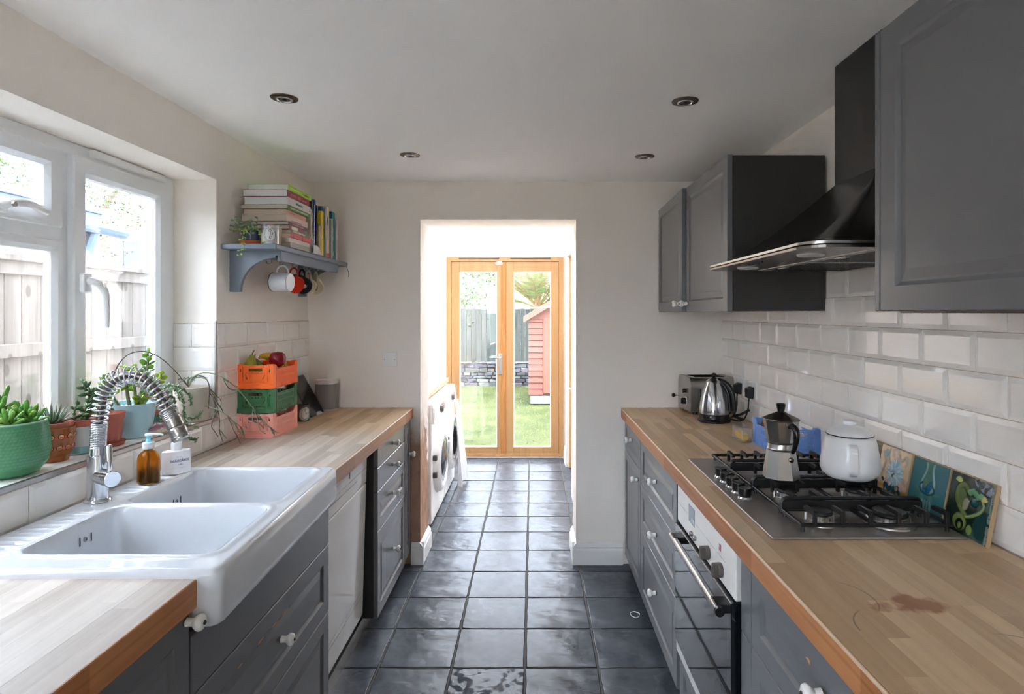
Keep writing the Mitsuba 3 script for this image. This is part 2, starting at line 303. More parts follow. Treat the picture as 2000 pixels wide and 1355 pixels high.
gr = struct('wall_right_tiling', J(B(XR - 0.004, XR + 0.001, 0.4, YB, WT - 0.01, 1.53), B(XR - 0.004, XR + 0.001, 1.28, 2.25, 1.53, 1.632)), 'grout', 'white bevelled metro tile splashback behind hob and kettle', 'splashback')
# face -X: u runs towards the camera from the back wall
e0, e1 = (YB - 1.491) % 0.2, (YB - 1.39) % 0.2
tiles(gr, '-X', (XR - 0.002, YB, 0), YB - 0.5, None, None, e0, e1, R[:6])
tiles(gr, '-X', (XR - 0.002, 2.25, 0), 0.97, None, None, (2.25 - 1.491) % 0.2, 0, R[6:7])
gl = struct('wall_left_tiling', J(B(XL - 0.001, XL + 0.004, 2.476, YB, WT - 0.01, 1.43), B(XL - 0.001, XL + 0.004, 0.3, 2.476, WT - 0.01, 1.026)), 'grout', 'white tiles on the window wall behind the crates and under the sill', 'splashback')
tiles(gl, '+X', (XL + 0.002, 2.476, 0), YB - 2.476, None, None, 0.054, 0.154, R[:5])
tiles(gl, '+X', (XL + 0.002, 0.5, 0), 1.976, None, None, (2.156 - 0.5) % 0.203, 0, [(WT, 1.024)], 0.203)
gj = struct('wall_jamb_tiling', B(-1.497, XL, 2.473, 2.4765, 1.04, 1.43), 'grout', 'white tiles on the window jamb above the sill', 'splashback')
tiles(gj, '-Y', (-1.497, 2.474, 0), 0.175, None, None, 0.0, 0.076, [(1.04, 1.135), (1.135, 1.233), (1.233, 1.331), (1.331, 1.429)], 0.2)
struct('trim_1', B(XL - 0.004, XL + 0.006, 2.466, 2.478, 1.03, 1.44, 0.002), 'alu', 'metal corner strip on the tiled window jamb', 'trim')
# sill
sl = struct('sill', B(-1.50, XL + 0.004, 0.752, 2.474, 1.022, 1.036), 'grout', 'white tiled window sill carrying the potted plants', 'window sill')
y = 2.474
while y > 0.8:
    add('tile', B(-1.497, XL - 0.002, max(y - 0.2, 0.755) + 0.001, y - 0.001, 1.034, 1.0405, 0.0015), 'metro', sl, smooth=False); y -= 0.2
add('edge_trim', B(XL - 0.001, XL + 0.013, 0.752, 2.47, 1.026, 1.0415, 0.002), 'alu', sl, smooth=False)

# window 1 (left wall), face +X, plane X=-1.497
WX = -1.497
w1 = struct('window_1', J(B(-1.524, WX, 0.75, 2.476, 1.04, 1.09, 0.004), B(-1.524, WX, 0.75, 2.476, 1.965, 2.031, 0.004), B(-1.524, WX, 2.392, 2.476, 1.04, 2.031, 0.004), B(-1.524, WX, 0.75, 0.80, 1.04, 2.031, 0.004),
    B(-1.524, WX, 1.872, 1.925, 1.06, 2.0, 0.006), B(-1.524, WX, 1.28, 1.36, 1.06, 2.0, 0.006), B(-1.524, WX, 1.32, 1.90, 1.692, 1.755, 0.006)), 'upvc', 'white plastic kitchen window over the sink', 'window')
def sash(y0, y1, z0, z1, nm='sash', d=0.018, inset=0.066):
    s = add(nm, face(ring(y1 - y0, z1 - z0, [(0, -0.03), (0, d), (0.004, d + 0.004), (inset - 0.016, d + 0.004), (inset - 0.002, d - 0.008), (inset, d - 0.03)], True), '+X', (WX, y0, z0)), 'upvc', w1, smooth=False)
    add('pane', B(WX - 0.018, WX - 0.014, y0 + inset - 0.005, y1 - inset + 0.005, z0 + inset - 0.005, z1 - inset + 0.005), 'pane_glass', s, smooth=False)
    return s
s1 = sash(1.908, 2.40, 1.085, 1.985, 'casement', inset=0.064)
s2 = sash(1.345, 1.864, 1.742, 1.985, 'top_vent', inset=0.062)
sash(1.345, 1.888, 1.085, 1.704, 'fixed_light', d=0.002, inset=0.04)
sash(0.80, 1.29, 1.085, 1.985, 'casement')
vp = add('trickle_vent', [(RB(WX - 0.005, WX + 0.017, 2.0, 2.40, 1.998, 2.028, 0.008), (238, 238, 238))], 'vc_satin', w1)
# handles
def window_handle(parent, pts, plate):
    h = add('handle', J(tube(spline(pts, 6), np.linspace(0.0125, 0.0085, 6 * (len(pts) - 1) + 1), 10), plate), 'white_gloss', parent, smooth=60)
    return h
hx = WX + 0.022
h = window_handle(s1, [(hx + 0.005, 1.947, 1.578), (hx + 0.03, 1.956, 1.576), (hx + 0.042, 1.98, 1.555), (hx + 0.042, 1.994, 1.515), (hx + 0.04, 1.998, 1.465), (hx + 0.04, 1.996, 1.425)], RB(hx - 0.002, hx + 0.018, 1.928, 1.966, 1.54, 1.605, 0.007))
add('key_lock', tf(cyl(0.007, 0.006, n=20), (hx + 0.046, 1.972, 1.566), ry=PI / 2), 'steel', s1)
h = window_handle(s2, [(hx + 0.005, 1.625, 1.772), (hx + 0.030, 1.635, 1.776), (hx + 0.036, 1.67, 1.785), (hx + 0.034, 1.72, 1.783), (hx + 0.032, 1.765, 1.772)], RB(hx - 0.002, hx + 0.02, 1.575, 1.65, 1.752, 1.785, 0.007))
add('key_lock', tf(cyl(0.007, 0.006, n=20), (hx + 0.044, 1.635, 1.775), ry=PI / 2), 'steel', s2)

# skirting boards
prof = [(0, 0), (0.022, 0), (0.022, 0.085), (0.016, 0.095), (0.018, 0.105), (0.008, 0.122), (0, 0.128)]
def skirting(nm, p0, p1, out, lab):
    p0, p1 = np.array(p0), np.array(p1); d = p1 - p0; Ln = np.linalg.norm(d); d = d / Ln; o = np.array(out)
    v = [np.r_[p0 + o * a + e * Ln * d, z] for e in (0, 1) for a, z in prof]; k = len(prof)
    f = [q for i in range(k) for j in [(i + 1) % k] for q in ((i, j, k + j), (i, k + j, k + i))] + [(0, i + 1, i) for i in range(1, k - 1)] + [(k, k + i, k + i + 1) for i in range(1, k - 1)]
    m = trimesh.Trimesh(np.array(v, float), np.array(f), process=False); m.fix_normals()
    struct(nm, m, 'white_satin', lab, 'skirting board')
skirting('baseboard_1', (-0.71, YB), (DX0 + 0.022, YB), (0, -1), 'white skirting on the worn pier left of the doorway')
skirting('baseboard_2', (DX0, YB - 0.022), (DX0, YU0), (1, 0), 'white skirting inside the left doorway reveal')
skirting('baseboard_3', (DX1 - 0.022, YB), (0.53, YB), (0, -1), 'white skirting on the wall right of the doorway')
skirting('baseboard_4', (DX1, YB - 0.022), (DX1, YU0), (-1, 0), 'white skirting inside the right doorway reveal')
skirting('baseboard_5', (0.335, YU0), (0.335, 4.78), (-1, 0), 'white skirting before the utility side door')
skirting('baseboard_6', (0.335, 5.74), (0.335, 6.03), (-1, 0), 'white skirting between the side door and garden doors')

# garden doors: pine frame, two glazed leaves
d1 = struct('door_1', face(J(ring(1.185, 2.04, [(0, -0.05), (0, 0.03), (0.002, 0.032), (0.043, 0.032), (0.045, 0.03), (0.045, -0.05)], True)), '-Y', (-0.872, 6.04, 0)), 'pine', 'pine framed double glazed doors to the garden', 'door')
add('threshold', B(-0.872, 0.314, 5.985, 6.09, -0.002, 0.018, 0.004), 'alu', d1, smooth=False)
def leaf(x0, x1, gx0, gx1, nm):
    z0, z1, zg0, zg1, t = 0.02, 1.992, 0.11, 1.895, 0.022
    Y0, Y1 = 6.04 - t, 6.075
    lf = add(nm, J(B(x0, gx0, Y0, Y1, z0, z1, 0.003), B(gx1, x1, Y0, Y1, z0, z1, 0.003)), 'pine', d1, smooth=False)
    add('rail', B(gx0, gx1, Y0 + 0.001, Y1, z0, zg0, 0.002), 'pine', lf, smooth=False); add('rail', B(gx0, gx1, Y0 + 0.001, Y1, zg1, z1, 0.002), 'pine', lf, smooth=False)
    add('bead', face(ring(gx1 - gx0, zg1 - zg0, [(0, 0), (0, 0.008), (0.01, 0.0), (0.01, -0.01)], True), '-Y', (gx0, Y0 + 0.02, zg0)), 'white_satin', lf, smooth=False)
    add('pane', B(gx0, gx1, 6.052, 6.056, zg0, zg1), 'pane_glass', lf, smooth=False)
    return lf
lf1 = leaf(-0.825, -0.320, -0.741, -0.360, 'leaf'); lf2 = leaf(-0.268, 0.268, -0.193, 0.188, 'leaf')
add('astragal', B(-0.322, -0.266, 6.012, 6.04, 0.02, 1.992, 0.006), 'pine_dark', lf2, smooth=False)
add('handle_plate', J(RB(-0.347, -0.309, 6.008, 6.02, 0.845, 1.06, 0.005), tf(cyl(0.0065, 0.004, n=16), (-0.328, 6.009, 0.90), rx=PI / 2)), 'steel', lf1)
add('handle', tube(spline([(-0.328, 6.012, 1.02), (-0.33, 5.97, 1.02), (-0.36, 5.957, 1.021), (-0.43, 5.957, 1.024)], 5), 0.0095, 10), 'chrome', lf1, smooth=60)
add('door_sensor', J(RB(-0.377, -0.30, 5.998, 6.02, 1.962, 1.982, 0.008), RB(-0.36, -0.312, 6.0, 6.02, 1.982, 1.996, 0.004)), 'white_satin', d1)
for a, b in ((-0.746, -0.338), (-0.224, 0.184)):
    add('trickle_vent', J(RB(a, b, 5.995, 6.012, 2.018, 2.036, 0.006), [tf(cyl(0.004, 0.004, n=12), (q, 5.996, 2.027), rx=PI / 2) for q in (a + 0.012, b - 0.012)]), 'bronze', d1)
# utility side door
d2 = struct('door_2', face(ring(0.80, 2.0, [(0, 0), (0, 0.04), (0.10, 0.04), (0.104, 0.034), (0.135, 0.036), (0.135, 0.036)]), '-X', (0.41, 5.66, 0.01)), 'white_satin', 'white panelled side door with pine edges in the utility room', 'door')
add('edge_strip', B(0.35, 0.372, 4.86, 4.872, 0.01, 2.0), 'pine', d2, smooth=False); add('edge_strip', B(0.348, 0.372, 5.60, 5.66, 0.01, 2.0), 'pine', d2, smooth=False)
add('architrave', J(B(0.318, 0.34, 4.79, 4.86, 0, 2.08, 0.004), B(0.318, 0.34, 5.66, 5.73, 0, 2.08, 0.004), B(0.318, 0.34, 4.79, 5.73, 2.01, 2.08, 0.004)), 'white_satin', d2, smooth=False)
add('handle', J(tube(spline([(0.375, 5.0, 0.83), (0.325, 5.0, 0.83), (0.315, 5.03, 0.83), (0.315, 5.10, 0.83)], 5), 0.008, 10), tf(cyl(0.025, 0.008), (0.372, 5.0, 0.83), ry=-PI / 2)), 'chrome', d2)
# ---------------------------------------------------------------- outside
mat('paving', (196, 190, 180), 0.9, 0.2)
struct('ground', B(-30, 30, -12, 40, -0.5, -0.35), 'paving', 'paved ground of the side passage', 'ground')
gx, gy = np.meshgrid(np.linspace(-4.5, 7, 70), np.linspace(6.3, 13.5, 60)); gz = -0.17 + 0.05 * (meshkit.fbm(np.stack([gx, gy, gx * 0], -1) * 1.2, 3, 4) - 0.5)
ii = np.arange(70 * 60).reshape(60, 70); gf = np.vstack([np.c_[ii[:-1, :-1].ravel(), ii[:-1, 1:].ravel(), ii[1:, 1:].ravel()], np.c_[ii[:-1, :-1].ravel(), ii[1:, 1:].ravel(), ii[1:, :-1].ravel()]])
lawn = struct('lawn', trimesh.Trimesh(np.c_[gx.ravel(), gy.ravel(), gz.ravel()], gf, process=False), 'grass', 'mown lawn beyond the garden doors', 'lawn', smooth=True)
N = 18000; bx, by = rng.uniform(-3.2, 3, N), rng.uniform(6.4, 13.3, N); bz = -0.17 + 0.05 * (meshkit.fbm(np.stack([bx, by, bx * 0], -1) * 1.2, 3, 4) - 0.5)
ang, hh = rng.uniform(0, PI, N), rng.uniform(0.012, 0.028, N); q = np.c_[np.cos(ang), np.sin(ang), 0 * ang] * 0.004; c0 = np.c_[bx, by, bz]
bv = np.stack([c0 - q, c0 + q, c0 + np.c_[rng.normal(0, 0.02, N), rng.normal(0, 0.02, N), hh]], 1).reshape(-1, 3)
add('grass_blades', trimesh.Trimesh(bv, np.arange(3 * N).reshape(-1, 3), process=False), 'grass_blade', lawn, kind='stuff', smooth=False)
def board(x0, x1, y0, y1, z0, z1, axis):
    m = B(x0, x1, y0, y1, z0, z1, 0.003); return m, np.tile(rng.random(2), (len(m.vertices), 1))
fs = thing('side_fence', 'tall pale wooden board fence just outside the kitchen window', 'fence')
y = -3.2
while y < 9.0:
    w = rng.uniform(0.11, 0.15); m, uv = board(-2.93 + rng.uniform(-.003, .003), -2.905, y, y + w - 0.003, -0.3, 1.765, 'x'); add('board', m, 'fence_wood', fs, smooth=False, uv=uv); y += w
for z0, z1, x1 in ((1.765, 1.80, -2.86), (1.69, 1.765, -2.885), (1.225, 1.30, -2.875), (0.5, 0.58, -2.875)):
    m, uv = board(-2.94, x1, -3.2, 9.0, z0, z1, 'x'); add('rail', m, 'fence_wood', fs, smooth=False, uv=uv)
for y in (-2.6, -.8, 1.0, 2.85, 4.62, 6.5): m, uv = board(-2.98, -2.86, y, y + 0.1, -0.3, 1.80, 'x'); add('post', m, 'fence_wood', fs, smooth=False, uv=uv)
fb = thing('back_fence', 'grey weathered board fence on the low garden wall', 'fence')
mat('fence_grey', mikit.proc(lambda p, n, uv: mx(L(52, 57, 54), L(92, 96, 91), dr.clip(0.75 * f_(p.x * 16 + uv.x * 40, p.z * 1.6, 0, 3) + 0.3 * uv.y, 0, 1))), 0.85, 0.2)
x = -4.2
while x < 5:
    w = rng.uniform(0.09, 0.13); m, uv = board(x, x + w - 0.004, 13.42 + rng.uniform(-.01, .01), 13.46, 0.36, 1.56 + rng.uniform(-.015, .015), 'y'); add('board', m, 'fence_grey', fb, smooth=False, uv=uv); x += w
gw = thing('garden_wall', 'low stone retaining wall under the grey fence', 'garden wall')
add('core', B(-4.2, 5, 13.42, 13.7, -0.3, 0.34), 'grout', gw, smooth=False)
z = -0.2
while z < 0.33:
    h = rng.uniform(0.07, 0.12); x = -2.4 - rng.random() * .2
    while x < 2.6:
        w = rng.uniform(0.14, 0.34); o = rng.uniform(0, 0.05); m = B(x + .006, x + w - .006, 13.33 - o, 13.44, z + .004, min(z + h, .36) - .004, 0.015)
        v = m.vertices + rng.normal(0, 0.006, m.vertices.shape); m.vertices = v
        add('stone', [(m, np.array((90, 88, 87)) + rng.uniform(-30, 30) + rng.uniform(-6, 6, 3))], 'vc_matte', gw, smooth=0); x += w
    z += h
# shed
sh = thing('garden_shed', 'small pink wooden shed on blocks in the back garden', 'shed')
PK, PK2 = (122, 77, 66), (130, 82, 67)
SX, SY, SZ = -0.06, 10.6, 0.0
add('wall', [(prism([(SX, SZ), (SX + 1.9, SZ), (SX + 1.9, 1.40), (SX + 0.95, 1.98), (SX, 1.40)], 1.4), PK)], 'vc_matte', sh, smooth=0, at=T().translate([0, SY + 1.42, 0]).rotate([1, 0, 0], 90))
z = SZ
while z < 1.34:
    add('shiplap_board', [(hull([(SX - .012, SY - .002, z), (SX + .245, SY - .002, z), (SX - .012, SY + .03, z), (SX + .245, SY + .03, z), (SX - .012, SY - .014, z + .012), (SX + .245, SY - .014, z + .012), (SX - .012, SY + .004, z + .105), (SX + .245, SY + .004, z + .105), (SX - .012, SY + .03, z + .105), (SX + .245, SY + .03, z + .105)]), np.array(PK) + rng.uniform(-6, 6))], 'vc_matte', sh, smooth=0); z += 0.108
add('gable_board', [(prism([(SX, 1.36), (SX + 1.9, 1.36), (SX + 0.95, 1.94)], 0.02), PK)], 'vc_matte', sh, smooth=0, at=T().translate([0, SY + .002, 0]).rotate([1, 0, 0], 90))
dr_ = add('door', [(B(SX + .25, SX + .98, SY - .02, SY + .02, SZ + .03, 1.38), PK2)], 'vc_matte', sh, smooth=0)
for k in range(6): add('plank', [(B(SX + .253 + .12 * k, SX + .37 + .12 * k, SY - .034, SY - .02, SZ + .035, 1.37, .003), np.array(PK2) + rng.uniform(-5, 5))], 'vc_matte', dr_, smooth=0)
for s, x0, x1 in ((1, SX - .1, SX + .95), (-1, SX + .95, SX + 2.0)):
    za, zb = (1.36, 1.99) if s > 0 else (1.99, 1.36)
    add('roof_panel', [(hull([(x, y, (za if x == x0 else zb) + d) for x in (x0, x1) for y in (SY - .12, SY + 1.5) for d in (0, .03)]), (120, 96, 92))], 'vc_matte', sh, smooth=0)
    add('barge_board', [(hull([(x, y, (za if x == x0 else zb) + d) for x in (x0, x1) for y in (SY - .15, SY - .12) for d in (-.06, .05)]), (134, 90, 77))], 'vc_matte', sh, smooth=0)
for k in range(4): add('block', [(B(SX + .02 + .44 * k, SX + .44 + .44 * k, SY, SY + .2, -.16, -.01, .008), (120, 118, 116))], 'vc_matte', sh, smooth=0)
# clothes line
cln = thing('clothes_line', 'thin white clothes line stretched across the garden before the shed', 'clothes line')
add('line', tube([(-3, 10.2, 1.545), (-.5, 10.25, 1.555), (2, 10.3, 1.60)], 0.006, 5), 'white_satin', cln)
for x, y in ((-3, 10.2), (2, 10.3)): add('post', cyl(.03, 1.9, (x, y, -.25), 12), 'alu', cln)
# leaves helper
def leaves(centers, spread, n, size, pal, up=0.0, seed=1):
    r = np.random.default_rng(seed); V_, F_, C_ = [], [], []
    for (cx, cy, cz), s in zip(centers, spread):
        p = np.array((cx, cy, cz)) + r.normal(0, 1, (n, 3)) * s
        d = r.normal(0, 1, (n, 3)); d[:, 2] += up; d /= np.linalg.norm(d, axis=1, keepdims=True); e = np.cross(d, r.normal(0, 1, (n, 3))); e /= np.linalg.norm(e, axis=1, keepdims=True)
        l = size * r.uniform(.6, 1.3, (n, 1)); b = len(V_) * 0
        V_.append(np.stack([p, p + d * l * .5 + e * l * .28, p + d * l, p + d * l * .5 - e * l * .28], 1).reshape(-1, 3))
        C_.append(np.repeat(lin(np.array(pal)[r.integers(0, len(pal), n)]), 4, 0))
    v = np.vstack(V_); k = len(v) // 4; i = np.arange(k)[:, None] * 4
    return trimesh.Trimesh(v, np.vstack([i + [0, 1, 2], i + [0, 2, 3]]), process=False), np.vstack(C_)
def crown(name, parent, centers, spread, n, size, pal, seed):
    m, c = leaves(centers, spread, n, size, pal, seed=seed); s = mikit.ply(m, 'thin_leaf', smooth=False, color=c); add(name, s, None, parent, kind='stuff')
GREENS = [(72, 92, 58), (92, 112, 72), (56, 76, 48), (112, 128, 88)]
t1 = thing('leafy_tree', 'leafy tree behind the neighbouring extension roof', 'tree')
add('trunk', [(tube(spline([(-7.2, 8.6, -.3), (-7.1, 8.6, 1.6), (-6.9, 8.8, 3.0), (-6.6, 9.2, 4.2)]), np.linspace(.16, .05, 25), 8), (120, 106, 92)), (tube(spline([(-7.0, 8.7, 2.2), (-6.6, 9.3, 3.3), (-6.3, 9.9, 4.2)]), np.linspace(.07, .02, 17), 6), (120, 106, 92))], 'vc_matte', t1)
crown('foliage', t1, [(-7.4, 7.6, 3.6), (-6.6, 8.2, 4.4), (-6.4, 9.3, 4.2), (-7.6, 9.0, 4.6), (-7.9, 7.8, 3.9), (-6.2, 8.8, 3.5), (-7.2, 7.4, 4.3)], [np.array((.6, .6, .5))] * 7, 2200, .045, GREENS, 3)
t2 = thing('overhanging_tree', 'branching tree hanging over the grey fence at left', 'tree')
add('trunk', [(tube(spline([(-3.4, 14.6, -.3), (-3.2, 14.6, 1.5), (-2.8, 14.5, 2.8), (-1.6, 14.3, 3.1), (-.6, 14.1, 2.9)]), np.linspace(.14, .015, 33), 8), (126, 112, 96))], 'vc_matte', t2)
crown('foliage', t2, [(-1.9, 14.2, 2.5), (-1.5, 14.1, 2.7), (-1.2, 14.0, 2.45), (-1.9, 14, 1.9), (-1.55, 14.0, 1.75), (-.75, 14, 2.65), (-2.6, 14.2, 2.3), (-2.6, 14, 1.7), (-1.7, 13.6, 1.45)], [np.array((.28, .25, .2))] * 9, 260, .09, GREENS, 4)
# palm
pt = thing('palm_tree', 'spiky palm with arching fronds behind the pink shed', 'palm tree')
add('trunk', [(tube(spline([(0.05, 12.6, -.2), (0.08, 12.6, 1.2), (0.12, 12.6, 1.75)]), [.09] * 17, 10), (120, 94, 68))], 'vc_matte', pt)
r = np.random.default_rng(12)
for k in range(26):
    a = r.uniform(0, 2 * PI); l = r.uniform(1.0, 1.7); el = r.uniform(.45, 1.4)
    b = np.array((0.12, 12.6, 1.55)); d = np.array((math.cos(a) * math.cos(el), math.sin(a) * math.cos(el), math.sin(el)))
    path = np.array([b + d * l * s + np.array((0, 0, -1.0)) * (l * s) ** 2 * .22 for s in np.linspace(0, 1, 9)])
    vs, fs_, cs = [], [], []
    st = tube(path, np.linspace(.016, .004, 9), 4); vs.append(st.vertices); fs_.append(st.faces); cs.append(np.tile(lin((150, 138, 84)), (len(st.vertices), 1))); o = len(st.vertices)
    side = np.cross(d, (0, 0, 1.0)); side /= np.linalg.norm(side)
    for s in np.linspace(.3, 1, 22):
        i = s * 8; p = path[int(min(i, 7))] * (1 - (i - int(min(i, 7)))) + path[min(int(i) + 1, 8)] * (i - int(min(i, 7)))
        for sg in (-1, 1):
            tip = p + side * sg * .30 * (1.15 - .6 * s) + d * .18 + np.array((0, 0, -.06 + r.normal(0, .03)))
            wv = np.array((0, 0, .012)); vs.append(np.array([p - wv, p + wv, tip])); fs_.append(np.array([[o, o + 1, o + 2]])); cs.append(np.tile(lin((96 + r.integers(0, 40), 118 + r.integers(-20, 20), 76)), (3, 1))); o += 3
    m = trimesh.Trimesh(np.vstack(vs), np.vstack(fs_), process=False); add('frond', mikit.ply(m, 'thin_leaf', smooth=False, color=np.vstack(cs)), None, pt)
# neighbours
def brick_fn(p, n, uv):
    u = dr.select(dr.abs(n.x) > 0.5, p.y, p.x); r = dr.floor(p.z / 0.075); uu = u / 0.225 + 0.5 * (r - 2 * dr.floor(r / 2)); k = dr.floor(uu)
    j = dr.maximum(ss(0.06, 0.03, dr.minimum(uu - k, 1 - uu + k)), ss(0.16, 0.1, dr.minimum(p.z / 0.075 - r, 1 - p.z / 0.075 + r)))
    c = mx(L(122, 106, 84), L(152, 140, 120), mikit.cell_rand(k, r, 5)); return mx(c, L(140, 134, 124), j)
mat('brick_wall', mikit.proc(brick_fn), 0.85, 0.2)
ne = thing('neighbour_extension', 'pale brick extension with blue grey gutter board over the fence', 'building')
add('wall', B(-8, -4.6, -3, 6.15, -.4, 2.3), 'brick_wall', ne, smooth=False)
add('fascia', [(B(-8.1, -4.5, -3.2, 6.2, 2.27, 2.50, .004), (84, 102, 126))], 'vc_satin', ne, smooth=0)
add('roof', [(B(-8.1, -4.46, -3.25, 6.25, 2.50, 2.56, .01), (196, 200, 206))], 'vc_matte', ne, smooth=0)
add('gutter', [(tube([(-4.44, -3, 2.34), (-4.44, 6.1, 2.34), (-4.44, 6.45, 2.33)], .06, 10), (92, 108, 132)), (tube([(-4.46, 6.05, 2.3), (-4.5, 6.05, 2.2), (-4.55, 6.05, 2.05)], .045, 8), (110, 126, 146))], 'vc_satin', ne)
nh = thing('neighbour_house', 'pale brick house with slate roof seen through the window', 'building')
HY = 13.2
nwl = add('wall', face(prism([(-13, -.4), (-7.5, -.4), (-7.5, 4.03), (-12, 2.09), (-13, 1.7)], 3.0), '-Y', (0, HY + 3.0, 0)), 'brick_wall', nh, smooth=False)
def house_window(parent, x0, x1, z0, z1, y, bar):
    w = add('window', J(face(ring(x1 - x0, z1 - z0, [(0, 0), (0, .05), (.06, .05), (.06, 0)], True), '-Y', (x0, y, z0)), B(x0, x1, y - .05, y, bar - .035, bar + .035)), 'white_satin', parent, smooth=False)
    add('pane', B(x0 + .05, x1 - .05, y - .02, y - .01, z0 + .05, z1 - .05), 'oven_glass', w, smooth=False)
house_window(nh, -9.17, -8.68, 2.20, 3.13, HY, 2.89)
add('barge_board', [(hull([(x, y, z + d) for x, z in ((-13, 1.66), (-7.3, 4.12)) for y in (HY - .12, HY + 3) for d in (0, .16)]), (206, 200, 192))], 'vc_matte', nh, smooth=0)
rf = add('roof', [(hull([(-13.5, 14.6, 2.2), (-6.5, 14.6, 2.2), (-12.6, 17.6, 4.75), (-6.5, 17.6, 4.75), (-13.5, 21, 2.2), (-6.5, 21, 2.2)]), (150, 134, 124))], 'vc_matte', nh, smooth=0)
for j in range(18):
    t0, t1 = j / 18, (j + 1.15) / 18; ya, za, yb_, zb = 14.6 + 3 * t0, 2.2 + 2.55 * t0, 14.6 + 3 * t1, 2.2 + 2.55 * t1; x = -13.4 + .9 * t1
    while x < -6.8:
        w = rng.uniform(.5, .8); add('shingle', [(hull([(a, y, z_ + d) for a in (x, x + w - .02) for y, z_, d in ((ya, za, .02), (ya, za, .085), (yb_, zb, .0), (yb_, zb, .03))]), np.array((122, 110, 102)) + rng.uniform(-22, 22))], 'vc_matte', rf, smooth=0); x += w
gh = thing('garden_end_house', 'brick house with white window beyond the back fence', 'building')
add('wall', B(-6, .35, 22, 26, -.4, 6), 'brick_wall', gh, smooth=False)
house_window(gh, -1.70, -.95, 1.70, 2.35, 22, 2.02)
add('lintel', [(B(-1.8, -.9, 21.95, 22, 2.35, 2.5), (150, 144, 138))], 'vc_matte', gh, smooth=0)
add('low_roof', [(hull([(x, y, z) for x in (-3.4, -.1) for y, z in ((20.5, 1.5), (22, 1.75), (20.5, 1.4), (22, 1.4))]), (124, 128, 138))], 'vc_matte', gh, smooth=0)
add('chimney_stack', [(B(-2.32, -2.02, 20.4, 20.6, 0, 2.75), (140, 148, 150))], 'vc_matte', gh, smooth=0)
# ---------------------------------------------------------------- fitted units
FXR, FXL = 0.535, -0.715                      # door fronts
def front(w, h, style='panel'):
    if style == 'flat': return ring(w, h, [(0, 0), (0, .017), (.0025, .0195)])
    i = 0.054 if h > .17 else .04
    return ring(w, h, [(0, 0), (0, .017), (.0025, .0195), (i - .003, .0195), (i, .0165), (i + .004, .0135), (i + .006, .0125), (i + .010, .0125), (i + .030, .0175), (i + .032, .0175)])
knob_p = [(lathe([(.0085, 0), (.0085, .004)], 16), (96, 84, 70)), (lathe([(.0095, .004), (.0085, .012), (.008, .017), (.0125, .022), (.0165, .027), (.0172, .031), (.0155, .036), (.010, .0395), (.0, .0405)], 24), (232, 230, 224)), (lathe([(.0048, .0395), (.0048, .0415), (.003, .043), (0, .0434)], 12), (60, 52, 46))]
KNOB = shape(knob_p, 'vc_gloss', 40)
def knob(parent, f, o): add('knob', KNOB, None, parent, at=fmat(f, o))
# side: 'R' faces -X, 'L' faces +X.  fronts: (name, y0, y1, z0, z1, style, knob (y, z) or None)
def unit(name, label, side, y0, y1, z0, z1, fronts, depth=.58, bottom_gap=.003):
    k = thing(name, label, 'kitchen cabinet')
    X = (FXR + .02) if side == 'R' else (FXL - .02); f = '-X' if side == 'R' else '+X'
    xa, xb = (X, min(X + depth, XR - .012)) if side == 'R' else (max(X - depth, XL + .012), X)
    add('carcass', B(xa, xb, y0 + .001, y1 - .001, z0 + .002, z1, .001), 'charcoal', k, smooth=False)
    for nm, a, b, c, d, st, kn in fronts:
        o = (X, b - .002, c + .0015) if side == 'R' else (X, a + .002, c + .0015)
        p = add(nm, face(front(b - a - .004, d - c - .003, st), f, o), 'grey_paint', k, smooth=False)
        if kn: knob(p, f, (FXR - .0 if side == 'R' else FXL, kn[0], kn[1]))
    return k
Z0, Z1 = .075, .857
unit('drawer_door_cabinet', 'grey base cabinet beside the doorway, one drawer above one door', 'R', 2.94, YB - .004, Z0, Z1, [('drawer', 2.94, 3.44, .69, Z1, 'panel', (3.19, .79)), ('door', 2.94, 3.44, Z0, .69, 'panel', (3.0, .63))])
unit('three_drawer_cabinet', 'wide grey base cabinet with three panelled drawers left of the oven', 'R', 2.165, 2.935, Z0, Z1, [('drawer', 2.20, 2.935, .63, Z1, 'panel', (2.56, .745)), ('drawer', 2.20, 2.935, .405, .63, 'panel', (2.56, .515)), ('drawer', 2.20, 2.935, Z0, .405, 'panel', (2.56, .265))])
unit('oven_housing', 'narrow grey drawer front under the built-in oven', 'R', 1.545, 2.16, Z0, .255, [('drawer', 1.545, 2.16, Z0, .25, 'panel', None)])
unit('corner_drawer_cabinet', 'grey base cabinet with chipped edges right of the oven', 'R', .55, 1.525, Z0, Z1, [('stile', 1.45, 1.525, .66, Z1, 'flat', None), ('drawer', .6, 1.45, .66, Z1, 'panel', (1.09, .775)), ('drawer', .6, 1.45, .30, .66, 'panel', (1.09, .50)), ('stile', 1.45, 1.525, Z0, .66, 'flat', None), ('drawer', .6, 1.45, Z0, .30, 'panel', None)])
unit('narrow_cabinet', 'narrow grey door cabinet against the worn pier', 'L', 3.325, 3.48, Z0, Z1, [('door', 3.325, 3.48, Z0, Z1, 'panel', (3.42, .66))])
unit('four_drawer_cabinet', 'grey base cabinet with four drawers right of the dishwasher', 'L', 2.738, 3.322, .06, Z1, [('drawer', 2.738, 3.322, .755, Z1, 'flat', (3.03, .81)), ('drawer', 2.738, 3.322, .645, .755, 'flat', (3.03, .70)), ('drawer', 2.738, 3.322, .46, .645, 'panel', (3.03, .555)), ('drawer', 2.738, 3.322, .06, .46, 'panel', (3.03, .27))])
